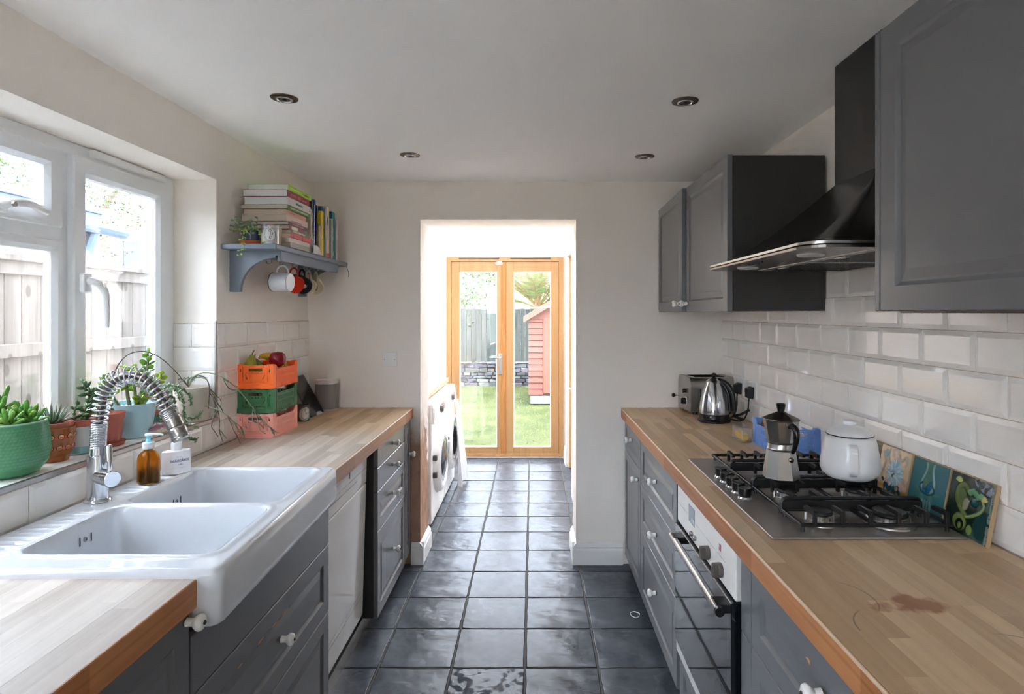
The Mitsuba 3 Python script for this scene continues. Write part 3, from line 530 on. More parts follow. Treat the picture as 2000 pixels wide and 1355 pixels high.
unit('sink_cabinet', 'grey cabinet with chipped drawer fronts below the sink', 'L', 1.243, 2.085, Z0, .742, [('apron_panel', 1.243, 2.085, .665, .795, 'flat', None), ('drawer', 1.243, 2.085, .43, .665, 'panel', (1.68, .55)), ('drawer', 1.243, 2.085, Z0, .43, 'panel', None)])
unit('end_cabinet', 'grey door cabinet nearest the camera, left of the sink', 'L', .35, 1.239, Z0, Z1, [('door', .70, 1.239, Z0, Z1, 'panel', (1.220, .838))])
# plinths
add('plinth', B(.60, .618, .5, 3.44, 0, .072), 'grey_paint', None, 'grey plinth board under the right-hand units', 'plinth', smooth=False)
add('plinth', B(-.80, -.782, .35, 3.45, 0, .066), 'alu', None, 'pale metal plinth strip under sink and dishwasher', 'plinth', smooth=False)
# chips of bare wood on worn edges
def chips(parent, pts, X, f):
    for (y, z, l, h) in pts:
        P = Polygon([(l * .5 * math.cos(t) * (1 + .35 * rng.normal()), h * .5 * math.sin(t) * (1 + .35 * rng.normal())) for t in np.linspace(0, 2 * PI, 11)[:-1]]).buffer(0)
        m = face(prism(P, .0006), f, (X, y, z)); add('paint_chip', [(m, (196, 142, 82))], 'vc_matte', parent, smooth=0)
chips('sink_cabinet__drawer', [(1.66, .607, .05, .006), (1.72, .6072, .045, .007), (1.57, .607, .03, .005), (1.46, .607, .02, .004)], FXL - .004, '+X')
chips('corner_drawer_cabinet__drawer', [(1.08, .742, .014, .012), (1.15, .80, .016, .008), (1.02, .80, .012, .01)], FXR + .0008, '-X')
# wall cabinets
def wall_unit(name, label, y0, y1, doors, near_panel=True):
    k = thing(name, label, 'wall cabinet')
    add('carcass', B(.762, XR - .011, y0, y1, 1.482, 2.072, .001), 'charcoal', k, smooth=False)
    for a, b, kn, ajar in doors:
        M = fmat('-X', (.758, b - .002, 1.478))
        if ajar: M = M @ rot(-ajar, (0, 1, 0))
        p = add('door', mikit.ply(front(b - a - .004, .597), 'grey_paint', smooth=False), None, k, at=M)
        add('back_face', mikit.ply(B(.001, b - a - .005, .001, .596, -.003, 0), 'charcoal', smooth=False), None, p, at=M)
        if kn is not None: add('knob', KNOB, None, p, at=M @ tr(kn, .04, .019))
    return k
wall_unit('double_wall_cabinet', 'grey double door wall cabinet over the kettle corner', 2.246, 3.474, [(2.856, 3.474, .575, .03), (2.246, 2.852, .03, 0)])
wu = wall_unit('near_wall_cabinet', 'large grey panelled wall cabinet nearest the camera', .30, 1.283, [(.66, 1.262, None, 0), (.31, .655, None, 0)])
add('filler_strip', B(.742, .762, 1.268, 1.286, 1.478, 2.078, .002), 'grey_paint', wu, smooth=False)
add('light_pelmet', B(.775, 1.10, .32, 1.25, 1.474, 1.483, .001), 'dark_steel', wu, smooth=False)

# worktops: beech staves
def worktop(name, label, x0, x1, y0, y1, fx, seed, holes=()):
    k = thing(name, label, 'worktop'); r = np.random.default_rng(seed)
    add('core', J(*[B(x0 + .002, x1 - .002, a, b, .859, .9135) for a, b in holes]) if holes else B(x0 + .002, x1 - .002, y0 + .001, y1 - .001, .859, .9135), 'beech_edge', k, smooth=False)
    n = round((x1 - x0 - .004) / .0425); w = (x1 - x0 - .004) / n
    xs = x0 + (.002 if fx < 0 else .004)
    for i in range(n):
        y = y0 - r.uniform(0, .25)
        while y < y1:
            l = r.uniform(.32, .62)
            if y1 - y - l < .06: l = y1 - y + .01
            a, b = max(y, y0), min(y + l, y1)
            if b > a:
                m = B(x0 + .002 + i * w + .00004, x0 + .002 + (i + 1) * w - .00004, a + .00004, b - .00004, .912, WT - .0003 * r.random(), .0002)
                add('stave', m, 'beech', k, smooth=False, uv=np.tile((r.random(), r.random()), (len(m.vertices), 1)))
            y += l
    e = B(fx - .004, fx + .002, y0, y1, .858, WT - .0005, .0018) if fx < 0 else B(fx - .002, fx + .004, y0, y1, .858, WT - .0005, .0018)
    add('front_edge', e, 'beech_edge', k, smooth=False)
    if fx > 0 or y0 > 1: q = (fx - .0046, fx + .002) if fx > 0 else (fx - .002, fx + .0046); add('worn_edge', [(B(*q, y0, y1, WT - .0075, WT + .0001, .0022), (206, 178, 148))], 'vc_satin', k, smooth=0)  # pale strip: worn bevel with its highlight line painted on
    return k
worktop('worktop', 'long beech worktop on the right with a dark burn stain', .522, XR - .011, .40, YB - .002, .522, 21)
worktop('worktop', 'pale bleached beech worktop left of the sink, window glare painted in', XL + .01, -.704, .35, 1.243, -.704, 22)
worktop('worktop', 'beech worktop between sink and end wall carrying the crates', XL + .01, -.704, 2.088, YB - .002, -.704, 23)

# oven
ov = thing('built_in_oven', 'white and black glass built-in oven below the hob', 'oven')
add('body', B(.56, 1.05, 1.55, 2.155, .26, .855), 'charcoal', ov, smooth=False)
pn = add('control_panel', [(B(.528, .56, 1.542, 2.156, .722, .854, .003), (226, 222, 216)), (B(.5275, .5282, 1.62, 2.15, .7905, .7912), (150, 146, 140))], 'vc_satin', ov, smooth=0)
add('display', [(B(.5268, .53, 1.93, 2.0, .775, .832), (104, 108, 118)), (face(meshkit.text_mesh('0:00', .012, .0004), '-X', (.5268, 1.965, .784)), (196, 206, 222))], 'vc_gloss', pn, smooth=0)
for y in (1.955, 1.915): add('button', tf(cyl(.0085, .010, bev=.0015), (.5275, y, .747), ry=-PI / 2), 'steel', pn)
def oven_knob(y):
    m = J(tf(cyl(.0205, .012, bev=.002), (.528, y, .757), ry=-PI / 2), RB(.500, .522, y - .0062, y + .0062, .737, .777, .004)); add('knob', [(m, (86, 80, 74))], 'vc_satin', pn)
oven_knob(1.775); oven_knob(1.655)
add('indicator', [(B(.5268, .53, 1.66, 1.674, .806, .824), (172, 60, 84))], 'vc_gloss', pn, smooth=0)
dgl = add('door', B(.518, .545, 1.546, 2.152, .295, .716, .002), 'oven_glass', ov, smooth=False)
add('handle', J(tube([(.485, 1.545, .70), (.485, 2.065, .70)], .0115, 14)), 'steel', dgl)
for a_, b_ in ((1.545, 1.60), (2.01, 2.06)): add('handle_mount', B(.478, .52, a_, b_, .690, .712, .003), 'black_plastic', dgl, smooth=False)
add('handle_cap', tf(cyl(.0125, .012), (.485, 1.545, .70), rx=PI / 2), 'black_plastic', dgl)
add('bottom_strip', [(B(.522, .545, 1.546, 2.152, .256, .292, .002), (206, 202, 198))], 'vc_satin', ov, smooth=0)

# dishwasher
dw = thing('dishwasher', 'white dishwasher with its door ajar between sink and drawers', 'dishwasher')
add('body', [(B(-1.30, -.80, 2.10, 2.725, .10, .85, .004), (216, 214, 210))], 'vc_satin', dw, smooth=0)
M = T().translate([-.792, 0, .105]).rotate([0, 1, 0], 1.6)
dd = add('door', shape([(RB(-.006, .022, 2.102, 2.69, 0, .60, .006), (222, 218, 213)), (B(.0215, .0226, 2.11, 2.685, .098, .0995), (120, 116, 112)), (B(.0215, .0226, 2.11, 2.685, .12, .1215), (150, 146, 142))], 'vc_gloss', 40), None, dw, at=M)
hp = sbox(2.102, 0, 2.69, .125).difference(Polygon([(2.17, -.01), (2.19, .03), (2.21, .045), (2.50, .045), (2.53, .03), (2.545, -.01)]))
add('handle_panel', shape([(RB(-.006, .022, 2.102, 2.69, .603, .742, .006), (224, 220, 215)), (B(.0212, .0228, 2.19, 2.54, .648, .65), (130, 124, 120)), (B(.0212, .0228, 2.11, 2.685, .672, .6735), (150, 146, 142)), (B(.0215, .024, 2.125, 2.14, .685, .715), (40, 36, 36)), (B(.0215, .0235, 2.43, 2.437, .69, .735), (60, 54, 54))], 'vc_gloss', 40), None, dw, at=M)

# sink: double bowl ceramic, front a little forward
def sink_mesh():
    x = np.unique(np.r_[np.linspace(-1.298, -.655, 110), -1.298, -.655]); yy = np.linspace(1.240, 2.086, 300)
    X_, Y_ = np.meshgrid(x, yy)
    def bowl(x0, x1, y0, y1, r=.035):
        dx = np.maximum(np.maximum(x0 + r - X_, X_ - (x1 - r)), 0); dy = np.maximum(np.maximum(y0 + r - Y_, Y_ - (y1 - r)), 0)
        inn = np.minimum(np.minimum(X_ - x0, x1 - X_), np.minimum(Y_ - y0, y1 - Y_)); d = np.where((dx > 0) & (dy > 0), r - np.hypot(dx, dy), inn)   # inside positive
        s = np.clip(d / .018, 0, 1); s = s * s * (3 - 2 * s); flo = np.clip((d - .012) / .03, 0, 1)
        return .15 * s + .022 * flo, d
    z = np.full_like(X_, .935)
    for b in ((-1.155, -.713, 1.325, 1.648), (-1.155, -.713, 1.684, 2.045)):
        dz, d = bowl(*b); z -= dz; z += .004 * np.exp(-((d + .012) / .010) ** 2)
    rib = (.5 + .5 * np.cos(2 * PI * Y_ / .0278)) ** 2.5 * .010
    m = np.clip((X_ + 1.275) / .012, 0, 1) * np.clip((-1.172 - X_) / .02, 0, 1) * (np.clip((Y_ - 1.29) / .02, 0, 1) * np.clip((1.615 - Y_) / .02, 0, 1) + np.clip((Y_ - 1.765) / .02, 0, 1) * np.clip((2.065 - Y_) / .02, 0, 1))
    z += (rib - .005) * m
    e = np.minimum(np.minimum(X_ - x[0], x[-1] - X_), np.minimum(Y_ - yy[0], yy[-1] - Y_)); z -= .012 * np.clip(1 - e / .014, 0, 1) ** 2
    top = np.c_[X_.ravel(), Y_.ravel(), z.ravel()]; ny, nx = X_.shape; I = np.arange(ny * nx).reshape(ny, nx)
    f = [np.c_[I[:-1, :-1].ravel(), I[:-1, 1:].ravel(), I[1:, 1:].ravel()], np.c_[I[:-1, :-1].ravel(), I[1:, 1:].ravel(), I[1:, :-1].ravel()]]
    loop = np.r_[I[0, :], I[1:, -1], I[-1, -2::-1], I[-2:0:-1, 0]]; k = len(loop); prev = loop; v = [top]; base = len(top)
    for dz, sh in ((-.02, .0), (-.085, .0), (-.105, .004), (-.112, .014), (-.112, .06), (-.178, .068)):
        q = top[loop].copy(); q[:, 2] = .923 + dz; c = np.array([(-1.298 - .655) / 2, 1.663]); q[:, :2] -= np.sign(q[:, :2] - c) * sh
        v.append(q); cur = base + np.arange(k); base += k; a, b = prev, np.roll(prev, -1); c_, d_ = cur, np.roll(cur, -1)
        f += [np.c_[a, c_, d_], np.c_[a, d_, b]]; prev = cur
    v.append([[-.97, 1.663, .745]]); f.append(np.c_[prev, np.full(k, base), np.roll(prev, -1)])
    m = trimesh.Trimesh(np.vstack(v), np.vstack(f), process=False)
    V_ = m.vertices.copy(); r_ = .030; cx_, cy_ = (-1.298 - .655) / 2, 1.663; hx_, hy_ = (1.298 - .655) / 2 - r_, .423 - r_
    ax, ay = np.abs(V_[:, 0] - cx_) - hx_, np.abs(V_[:, 1] - cy_) - hy_; cn = (ax > 0) & (ay > 0); q_ = np.where(cn, np.maximum(ax, ay) / np.maximum(np.hypot(ax, ay), 1e-9), 1)
    V_[:, 0] = np.where(cn, cx_ + np.sign(V_[:, 0] - cx_) * (hx_ + ax * q_), V_[:, 0]); V_[:, 1] = np.where(cn, cy_ + np.sign(V_[:, 1] - cy_) * (hy_ + ay * q_), V_[:, 1])
    t = (V_[:, 1] - 1.24) / .846; V_[:, 0] -= .028 * t * np.clip((V_[:, 0] + 1.15) / .45, 0, 1); m.vertices = V_
    m.fix_normals(); return m
sk_ = thing('double_sink', 'white ceramic double bowl sink with ribbed drainer under the window', 'sink')
add('basin', sink_mesh(), 'ceramic', sk_, smooth=50)
for (x, y, z_) in ((-1.1478, 1.522, .893), (-1.1458, 1.91, .868)):
    add('overflow', [(tf(cyl(.006, .002, n=14), (x, y, z_), ry=PI / 2), (150, 152, 156)), (tf(cyl(.002, .003, n=8), (x, y, z_), ry=PI / 2), (40, 40, 44)), (B(x, x + .0025, y - .021, y - .0175, z_ - .011, z_ + .011, .001), (60, 62, 66)), (B(x, x + .0025, y + .0175, y + .021, z_ - .011, z_ + .011, .001), (60, 62, 66))], 'vc_gloss', sk_)
# ---------------------------------------------------------------- hob
hb = thing('gas_hob', 'steel five burner gas hob with black pan supports set in the right worktop', 'hob')
HX0, HX1, HY0, HY1 = .585, 1.066, 1.449, 2.235
add('tray', RB(HX0, HX1, HY0, HY1, .9184, .9265, .004), 'hob_steel', hb, smooth=25)
add('rim', J(B(HX0 + .004, HX1 - .004, HY0 + .004, HY1 - .004, .9181, .919)), 'black_rubber', hb, smooth=False)
for y in (1.752, 1.808, 1.865, 1.921, 1.977):
    kb = add('knob', lathe([(.0175, .011), (.0192, .013), (.0192, .030), (.0178, .0325), (0, .0325)], 28, (.628, y, .9265)), 'black_plastic', hb)
    add('collar', lathe([(.0195, 0), (.0205, .002), (.0185, .0065), (0, .0065)], 28, (.628, y, .9265)), 'chrome', kb)
    add('skirt', lathe([(.016, .006), (.016, .012)], 20, (.628, y, .9265)), 'black_plastic', kb)
def burner(x, y, r, double=False):
    b = add('burner', lathe([(r * 1.25, 0), (r * 1.22, .004), (r * .98, .010), (r * .95, .013), (0, .013)], 32, (x, y, .9265)), 'alu', hb)
    add('crown', J(lathe([(r * .92, .012), (r * .92, .023), (r * .86, .025), (0, .025)], 32, (x, y, .9265)), *[B(x + r * .93 * math.cos(a) - .001, x + r * .93 * math.cos(a) + .001, y + r * .93 * math.sin(a) - .001, y + r * .93 * math.sin(a) + .001, .9385, .9505) for a in np.arange(18) * PI / 9]), 'steel', b)
    add('cap', lathe([(r * .82, .024), (r * .86, .026), (r * .86, .030), (r * .78, .034), (r * .35, .035), (0, .035)], 32, (x, y, .9265)), 'cast_iron', b)
    add('igniter', cyl(.0025, .024, (x - r * 1.05, y + .01, .9265), 8), 'white_satin', b)
for a in ((.752, 1.548, .033), (.930, 1.545, .050), (.745, 1.735, .032), (.945, 1.735, .032), (.83, 1.935, .038)): burner(*a)
bar = .0098
def grate(y0, y1, posts, wall=True):
    x0, x1, zl, zh = .668, 1.050, .943, .9795; ms = []
    ms += [B(x, x + bar, y0, y1, zl - .003, zl + .006, .002) for x in (x0, (x0 + x1 - bar) / 2, x1 - bar)] + [B(x0, x1, y, y + bar, zl - .003, zl + .006, .002) for y in (y0, y1 - bar)]
    if wall:                                      # raised bar along the far side, bent down at its ends
        y = y1 - bar / 2; p = [(x0 + .004, y, zl), (x0 + .004, y, zh - .016), (x0 + .009, y, zh - .008), (x0 + .018, y, zh - .005), (x1 - .018, y, zh - .005), (x1 - .009, y, zh - .008), (x1 - .004, y, zh - .016), (x1 - .004, y, zl)]
        ms.append(tube(p, bar * .56, 6)); ms.append(B(x0 + .006, x1 - .006, y - .004, y + .004, zl, zh - .012))
    for x, y, sg, l in posts:                     # fingers: a post, then an arm towards the flame
        ms += [B(x - .0048, x + .0048, y - .0048, y + .0048, zl - .002, zh - .002, .0015), hull([(x + sx * .0046, y + sg * t, zh - d) for sx in (-1, 1) for t, d in ((-.0048, .003), (0, 0), (-.0048, .012), (l, .003), (l, .012), (l - .004, .001))])]
    for x in (x0 + .01, x1 - .01):
        for y in (y0 + .012, y1 - .012): ms.append(cyl(.005, .016, (x, y, .9268), 8))
    add('pan_support', J(ms), 'cast_iron', hb, smooth=25)
F5 = (.705, .775, .845, .915, .985, 1.035)
grate(1.476, 1.606, [(x, 1.481, 1, .052) for x in F5])
grate(1.610, 1.814, [(x, 1.615, 1, .05) for x in (.715, .78, .915, .98)] + [(x, 1.768, -1, .04) for x in (.715, .79, .91, .985)])
grate(1.818, 2.014, [(x, 1.823, 1, .05) for x in (.76, .90)] + [(x, 1.97, -1, .05) for x in (.74, .80, .86, .92)])
grate(2.018, 2.215, [(x, 2.13, -1, .055) for x in (.705, .752, .80, .95, 1.0)], False)

# moka pot
def octa(prof, c): return tf(lathe(prof, 8), c, rz=.25)
hdv = np.array((.128, -.992, 0)); MX, MY, MZ = .748, 1.785, .9797
mk = thing('moka_pot', 'octagonal aluminium stovetop coffee maker with black handle on the hob', 'coffee maker')
add('boiler', octa([(.050, 0), (.0535, .003), (.0525, .008), (.041, .083), (.039, .086), (0, .086)], (MX, MY, MZ)), 'alu', mk, smooth=20)
add('valve', J(tf(lathe([(.0075, -.01), (.0075, .006), (.004, .008), (0, .008)], 14), (MX + .012, MY - .0405, MZ + .062), rx=PI / 2)), 'bronze', mk)
add('collar', lathe([(.0385, .084), (.0405, .088), (.0385, .092), (.0375, .104), (.040, .107), (0, .108)], 32, (MX, MY, MZ)), 'steel', mk)
add('jug', octa([(.037, .106), (.040, .110), (.0515, .172), (.0525, .174), (0, .174)], (MX, MY, MZ)), 'alu', mk, smooth=20)
add('spout', hull([(MX - hdv[0] * q - hdv[1] * e, MY - hdv[1] * q + hdv[0] * e, MZ + z) for q, e, z in ((.040, -.016, .174), (.040, .016, .174), (.066, 0, .176), (.044, 0, .135))]), 'alu', mk, smooth=False)
lid = add('lid', octa([(.0525, .1735), (.054, .1755), (.053, .178), (.012, .197), (0, .197)], (MX, MY, MZ)), 'dark_steel', mk, smooth=20)
add('knob', lathe([(.0085, .195), (.0095, .199), (.0135, .218), (.0135, .221), (.011, .2225), (0, .2225)], 20, (MX, MY, MZ)), 'black_plastic', lid)
hp_ = [np.array((MX, MY, MZ)) + hdv * r + np.array((0, 0, z)) for r, z in ((.047, .160), (.066, .164), (.079, .156), (.083, .138), (.078, .115), (.068, .096), (.062, .088))]
add('handle', tube(spline(hp_, 5), np.r_[np.linspace(.0065, .0095, 10), np.linspace(.0095, .0055, 21)], 10), 'black_plastic', mk, smooth=60)
add('hinge', tf(cyl(.006, .024, bev=.001), tuple(np.array((MX, MY, MZ + .166)) + hdv * .048 + np.array((-.012, -.0015, 0))), rz=.128, ry=PI / 2), 'alu', mk)

# enamel teapot
TX, TY, TZ = .958, 1.790, .9797
tp = thing('teapot', 'off-white enamel teapot with navy lid rim on the back of the hob', 'teapot')
add('body', lathe([(0, 0), (.058, 0), (.066, .004), (.078, .016), (.0825, .030), (.0815, .045), (.074, .100), (.069, .119), (.062, .126), (.058, .1275), (0, .1275)], 48, (TX, TY, TZ)), 'white_gloss', tp, smooth=60)
ld = add('lid', lathe([(.063, .129), (.064, .131), (.058, .139), (.042, .149), (.026, .155), (.018, .1565), (.016, .159), (.0195, .163), (.0195, .168), (.016, .1705), (0, .171)], 48, (TX, TY, TZ)), 'white_gloss', tp, smooth=60)
add('rim', [(lathe([(.062, .1268), (.0652, .1278), (.0652, .1302), (.062, .131)], 48, (TX, TY, TZ)), (38, 40, 62))], 'vc_gloss', tp, smooth=60)
hv = np.array((-.38, -.925, 0)); sd = np.array((.925, -.38, 0))
pth = spline([np.array((TX, TY, TZ)) + hv * r + np.array((0, 0, z)) for r, z in ((.070, .106), (.098, .109), (.112, .098), (.113, .070), (.107, .042), (.092, .026), (.078, .024))], 6)
v = []
nn = np.gradient(pth, axis=0); nn /= np.linalg.norm(nn, axis=1, keepdims=True); on = np.cross(nn, sd)
for p_, o_ in zip(pth, on): v += [p_ + sd * a + o_ * b for a, b in ((-.011, -.001), (-.0095, .002), (.0095, .002), (.011, -.001), (.009, -.003), (-.009, -.003))]
f = [q for i in range(len(pth) - 1) for j in range(6) for q in ((i * 6 + j, i * 6 + (j + 1) % 6, i * 6 + 6 + (j + 1) % 6), (i * 6 + j, i * 6 + 6 + (j + 1) % 6, i * 6 + 6 + j))]
add('handle', trimesh.Trimesh(np.array(v), np.array(f), process=False), 'white_gloss', tp, smooth=50)
add('spout', tube(spline([np.array((TX, TY, TZ)) - hv * r + sd * (-.012 * r / .06) + np.array((0, 0, z)) for r, z in ((.065, .045), (.092, .065), (.108, .10), (.125, .132))], 6), np.linspace(.022, .011, 19), 14), 'white_gloss', tp, smooth=60)

# four relief tiles leaning on the splashback
G = 110; U, W_ = np.meshgrid((np.arange(G) + .5) / G, (np.arange(G) + .5) / G)
def blob(cx, cy, rx, ry, a=0, p=1): x, y = U - cx, W_ - cy; c, s = math.cos(a), math.sin(a); return np.clip(1 - ((x * c + y * s) / rx) ** 2 - ((-x * s + y * c) / ry) ** 2, 0, 1) ** p
def line(pts, w):
    q = spline([(a, b, 0) for a, b in pts], 14); d = np.min(np.hypot(U[..., None] - q[:, 0], W_[..., None] - q[:, 1]), -1); return np.clip(1 - d / w, 0, 1)
def fb(s, seed, o=4): return meshkit.fbm(np.stack([U * s, W_ * s, U * 0 + seed], -1), o, seed)
class Art:
    def __init__(s, bg): s.c = np.ones((G, G, 3)) * lin(bg); s.h = np.zeros((G, G))
    def put(s, m, c, h=0.0, k=3): m_ = np.clip(m * k, 0, 1)[..., None]; s.c = s.c * (1 - m_) + lin(c) * m_; s.h = s.h + h * np.sqrt(m); return s
def art_swirl():
    a = Art((118, 128, 118)); f1 = fb(9, 3); f2 = fb(14, 9); m = np.clip(1 - np.abs(np.sin(f1 * 26 + f2 * 8)) * 1.6, 0, 1); a.put(m, (216, 220, 212), .004); a.put(np.clip(f2 - .55, 0, 1), (60, 84, 70), 0); return a
def art_daisy():
    a = Art((214, 186, 150)); a.put(np.clip(.26 - W_, 0, 1) * 4 * (fb(8, 2) > .3), (176, 132, 54)); a.put(np.clip(fb(7, 5) - .52, 0, 1) * 2 * (W_ > .3), (190, 160, 150), .001)
    for i in range(9): a.put(blob(.30 + .06 * i, .20 + .03 * math.sin(i * 2), .045, .10, .3 * math.sin(i)), (24, 70, 92), .001)
    for i in range(7): a.put(blob(.1 + .12 * i, .27 + .05 * math.sin(i), .05, .06, i), ((200, 172, 186), (52, 84, 74), (182, 150, 120))[i % 3], .001)
    for k, r0 in ((22, .24), (17, .17), (11, .10)):
        for i in range(k): t = 2 * PI * i / k + r0 * 9; a.put(blob(.56 + r0 * .72 * math.cos(t), .52 + r0 * .72 * math.sin(t), r0 * .52, .032, t), [(168, 196, 206), (150, 184, 200), (196, 208, 206)][i % 3], .0022)
    a.put(blob(.56, .47, .035, .05), (122, 86, 70), .001)
    for p in ([(.1, .85), (.2, .7), (.16, .5)], [(.3, .95), (.28, .8), (.4, .66)], [(.62, .9), (.7, .8), (.78, .86)], [(.84, .9), (.9, .8), (.86, .72)]): a.put(line(p, .035), (188, 178, 158), .002)
    a.put(blob(.22, .86, .07, .09, .4), (112, 164, 190), .002); return a
def art_tulip():
    a = Art((58, 108, 112)); a.put(np.clip(1 - np.abs(U - .47) / .13, 0, 1) * (W_ > .35), (72, 116, 100), 0, 2)
    for s in (-1, 1):
        a.put(line([(.5 + s * .10, .95), (.5 + s * .11, .75), (.5 + s * .17, .55), (.5 + s * .05, .42)], .03), (124, 150, 140), .003)
        a.put(blob(.5 + s * .27, .42, .09, .05, s * .5), (66, 106, 96), .0025); a.put(blob(.5 + s * .12, .30, .07, .10, s * .4), (74, 114, 104), .002)
        a.put(line([(.5 + s * .14, .58), (.5 + s * .20, .48), (.5 + s * .02, .38)], .02), (36, 66, 62), .001)
    a.put(blob(.5, .48, .13, .10), (14, 82, 110), .003); a.put(blob(.57, .56, .06, .10, -.2), (18, 88, 116), .002); a.put(blob(.45, .58, .05, .10, .1), (86, 118, 96), .002)
    for i in range(5): a.put(line([(.36 + .07 * i, .26), (.34 + .08 * i, .08)], .03), (112, 148, 142), .0015)
    a.put(blob(.12, .16, .05, .05), (40, 134, 134), .001); return a
def art_vase():
    a = Art((22, 40, 26)); a.put(np.clip(fb(4, 7) * U * 1.4 - .45, 0, 1) * 2, (74, 92, 78), .0); a.put(blob(.9, .25, .25, .3), (30, 62, 60), 0)
    hrt = [(.46, .34), (.28, .48), (.20, .66), (.30, .82), (.44, .76)]; hr2 = [(.50, .32), (.70, .42), (.82, .58), (.78, .66)]
    a.put(line(hrt, .05), (96, 112, 56), .003); a.put(line(hr2, .028), (132, 148, 92), .003); a.put(blob(.33, .62, .11, .17, .2), (84, 100, 50), .002)
    for cx, cy, c in ((.2, .84, (176, 184, 110)), (.80, .66, (196, 180, 110))):
        for i in range(7): t = PI * (.15 + .12 * i); a.put(blob(cx + .05 * math.cos(t), cy + .06 * math.sin(t), .055, .017, t), c, .002)
    for i in range(5): a.put(blob(.5 + .06 * i, .74 + .03 * math.sin(i * 1.5), .06, .06), (96, 146, 104), .002)
    a.put(blob(.62, .60, .09, .07), (20, 76, 74), .002); a.put(blob(.44, .52, .07, .12, -.2), (138, 136, 112), .003)
    a.put(blob(.36, .20, .17, .15), (126, 142, 78), .003); a.put(blob(.38, .16, .10, .11), (16, 26, 20), -.002); a.put(blob(.38, .14, .045, .06), (116, 132, 70), .002); a.put(blob(.60, .13, .07, .09), (126, 142, 78), .002)
    a.put(blob(.78, .90, .26, .10, -.3) * (fb(16, 4) > .45), (150, 150, 170), .003); a.put(np.clip(U - .93, 0, 1) * 12 * (fb(18, 6) > .42), (120, 140, 132), .002); return a
def relief_tile(y0, art, label, w=.149, edge=(178, 152, 116), zb=.9187):
    k = thing('relief_tile', label, 'tile', 'glazed tiles leaning on the splashback')
    M = fmat('-X', (1.072, y0 + w, zb)) @ rot(-math.asin(.028 / .15), (1, 0, 0)); S = .15; t = .011
    add('slab', shape([(B(0, w, 0, S, -t, 0, .001), edge)], 'vc_matte', 0), None, k, at=M)
    a = art; I = np.arange(G * G).reshape(G, G); f = np.vstack([np.c_[I[:-1, :-1].ravel(), I[:-1, 1:].ravel(), I[1:, 1:].ravel()], np.c_[I[:-1, :-1].ravel(), I[1:, 1:].ravel(), I[1:, :-1].ravel()]])
    m = trimesh.Trimesh(np.c_[(U * (w - .003) + .0015).ravel(), (W_ * (S - .003) + .0015).ravel(), (.0006 + a.h * .8).ravel()], f, process=False)
    add('glaze', mikit.ply(m, 'vc_gloss', smooth=True, color=a.c.reshape(-1, 3)), None, k, at=M)
relief_tile(1.402, art_vase(), 'dark green glazed tile with a heart-shaped flower vase relief')
relief_tile(1.556, art_tulip(), 'teal glazed tile with a raised tulip motif')
relief_tile(1.711, art_daisy(), 'cream glazed tile with a pale blue daisy')
relief_tile(1.868, art_swirl(), 'silvery swirl relief tile half hidden behind the teapot')

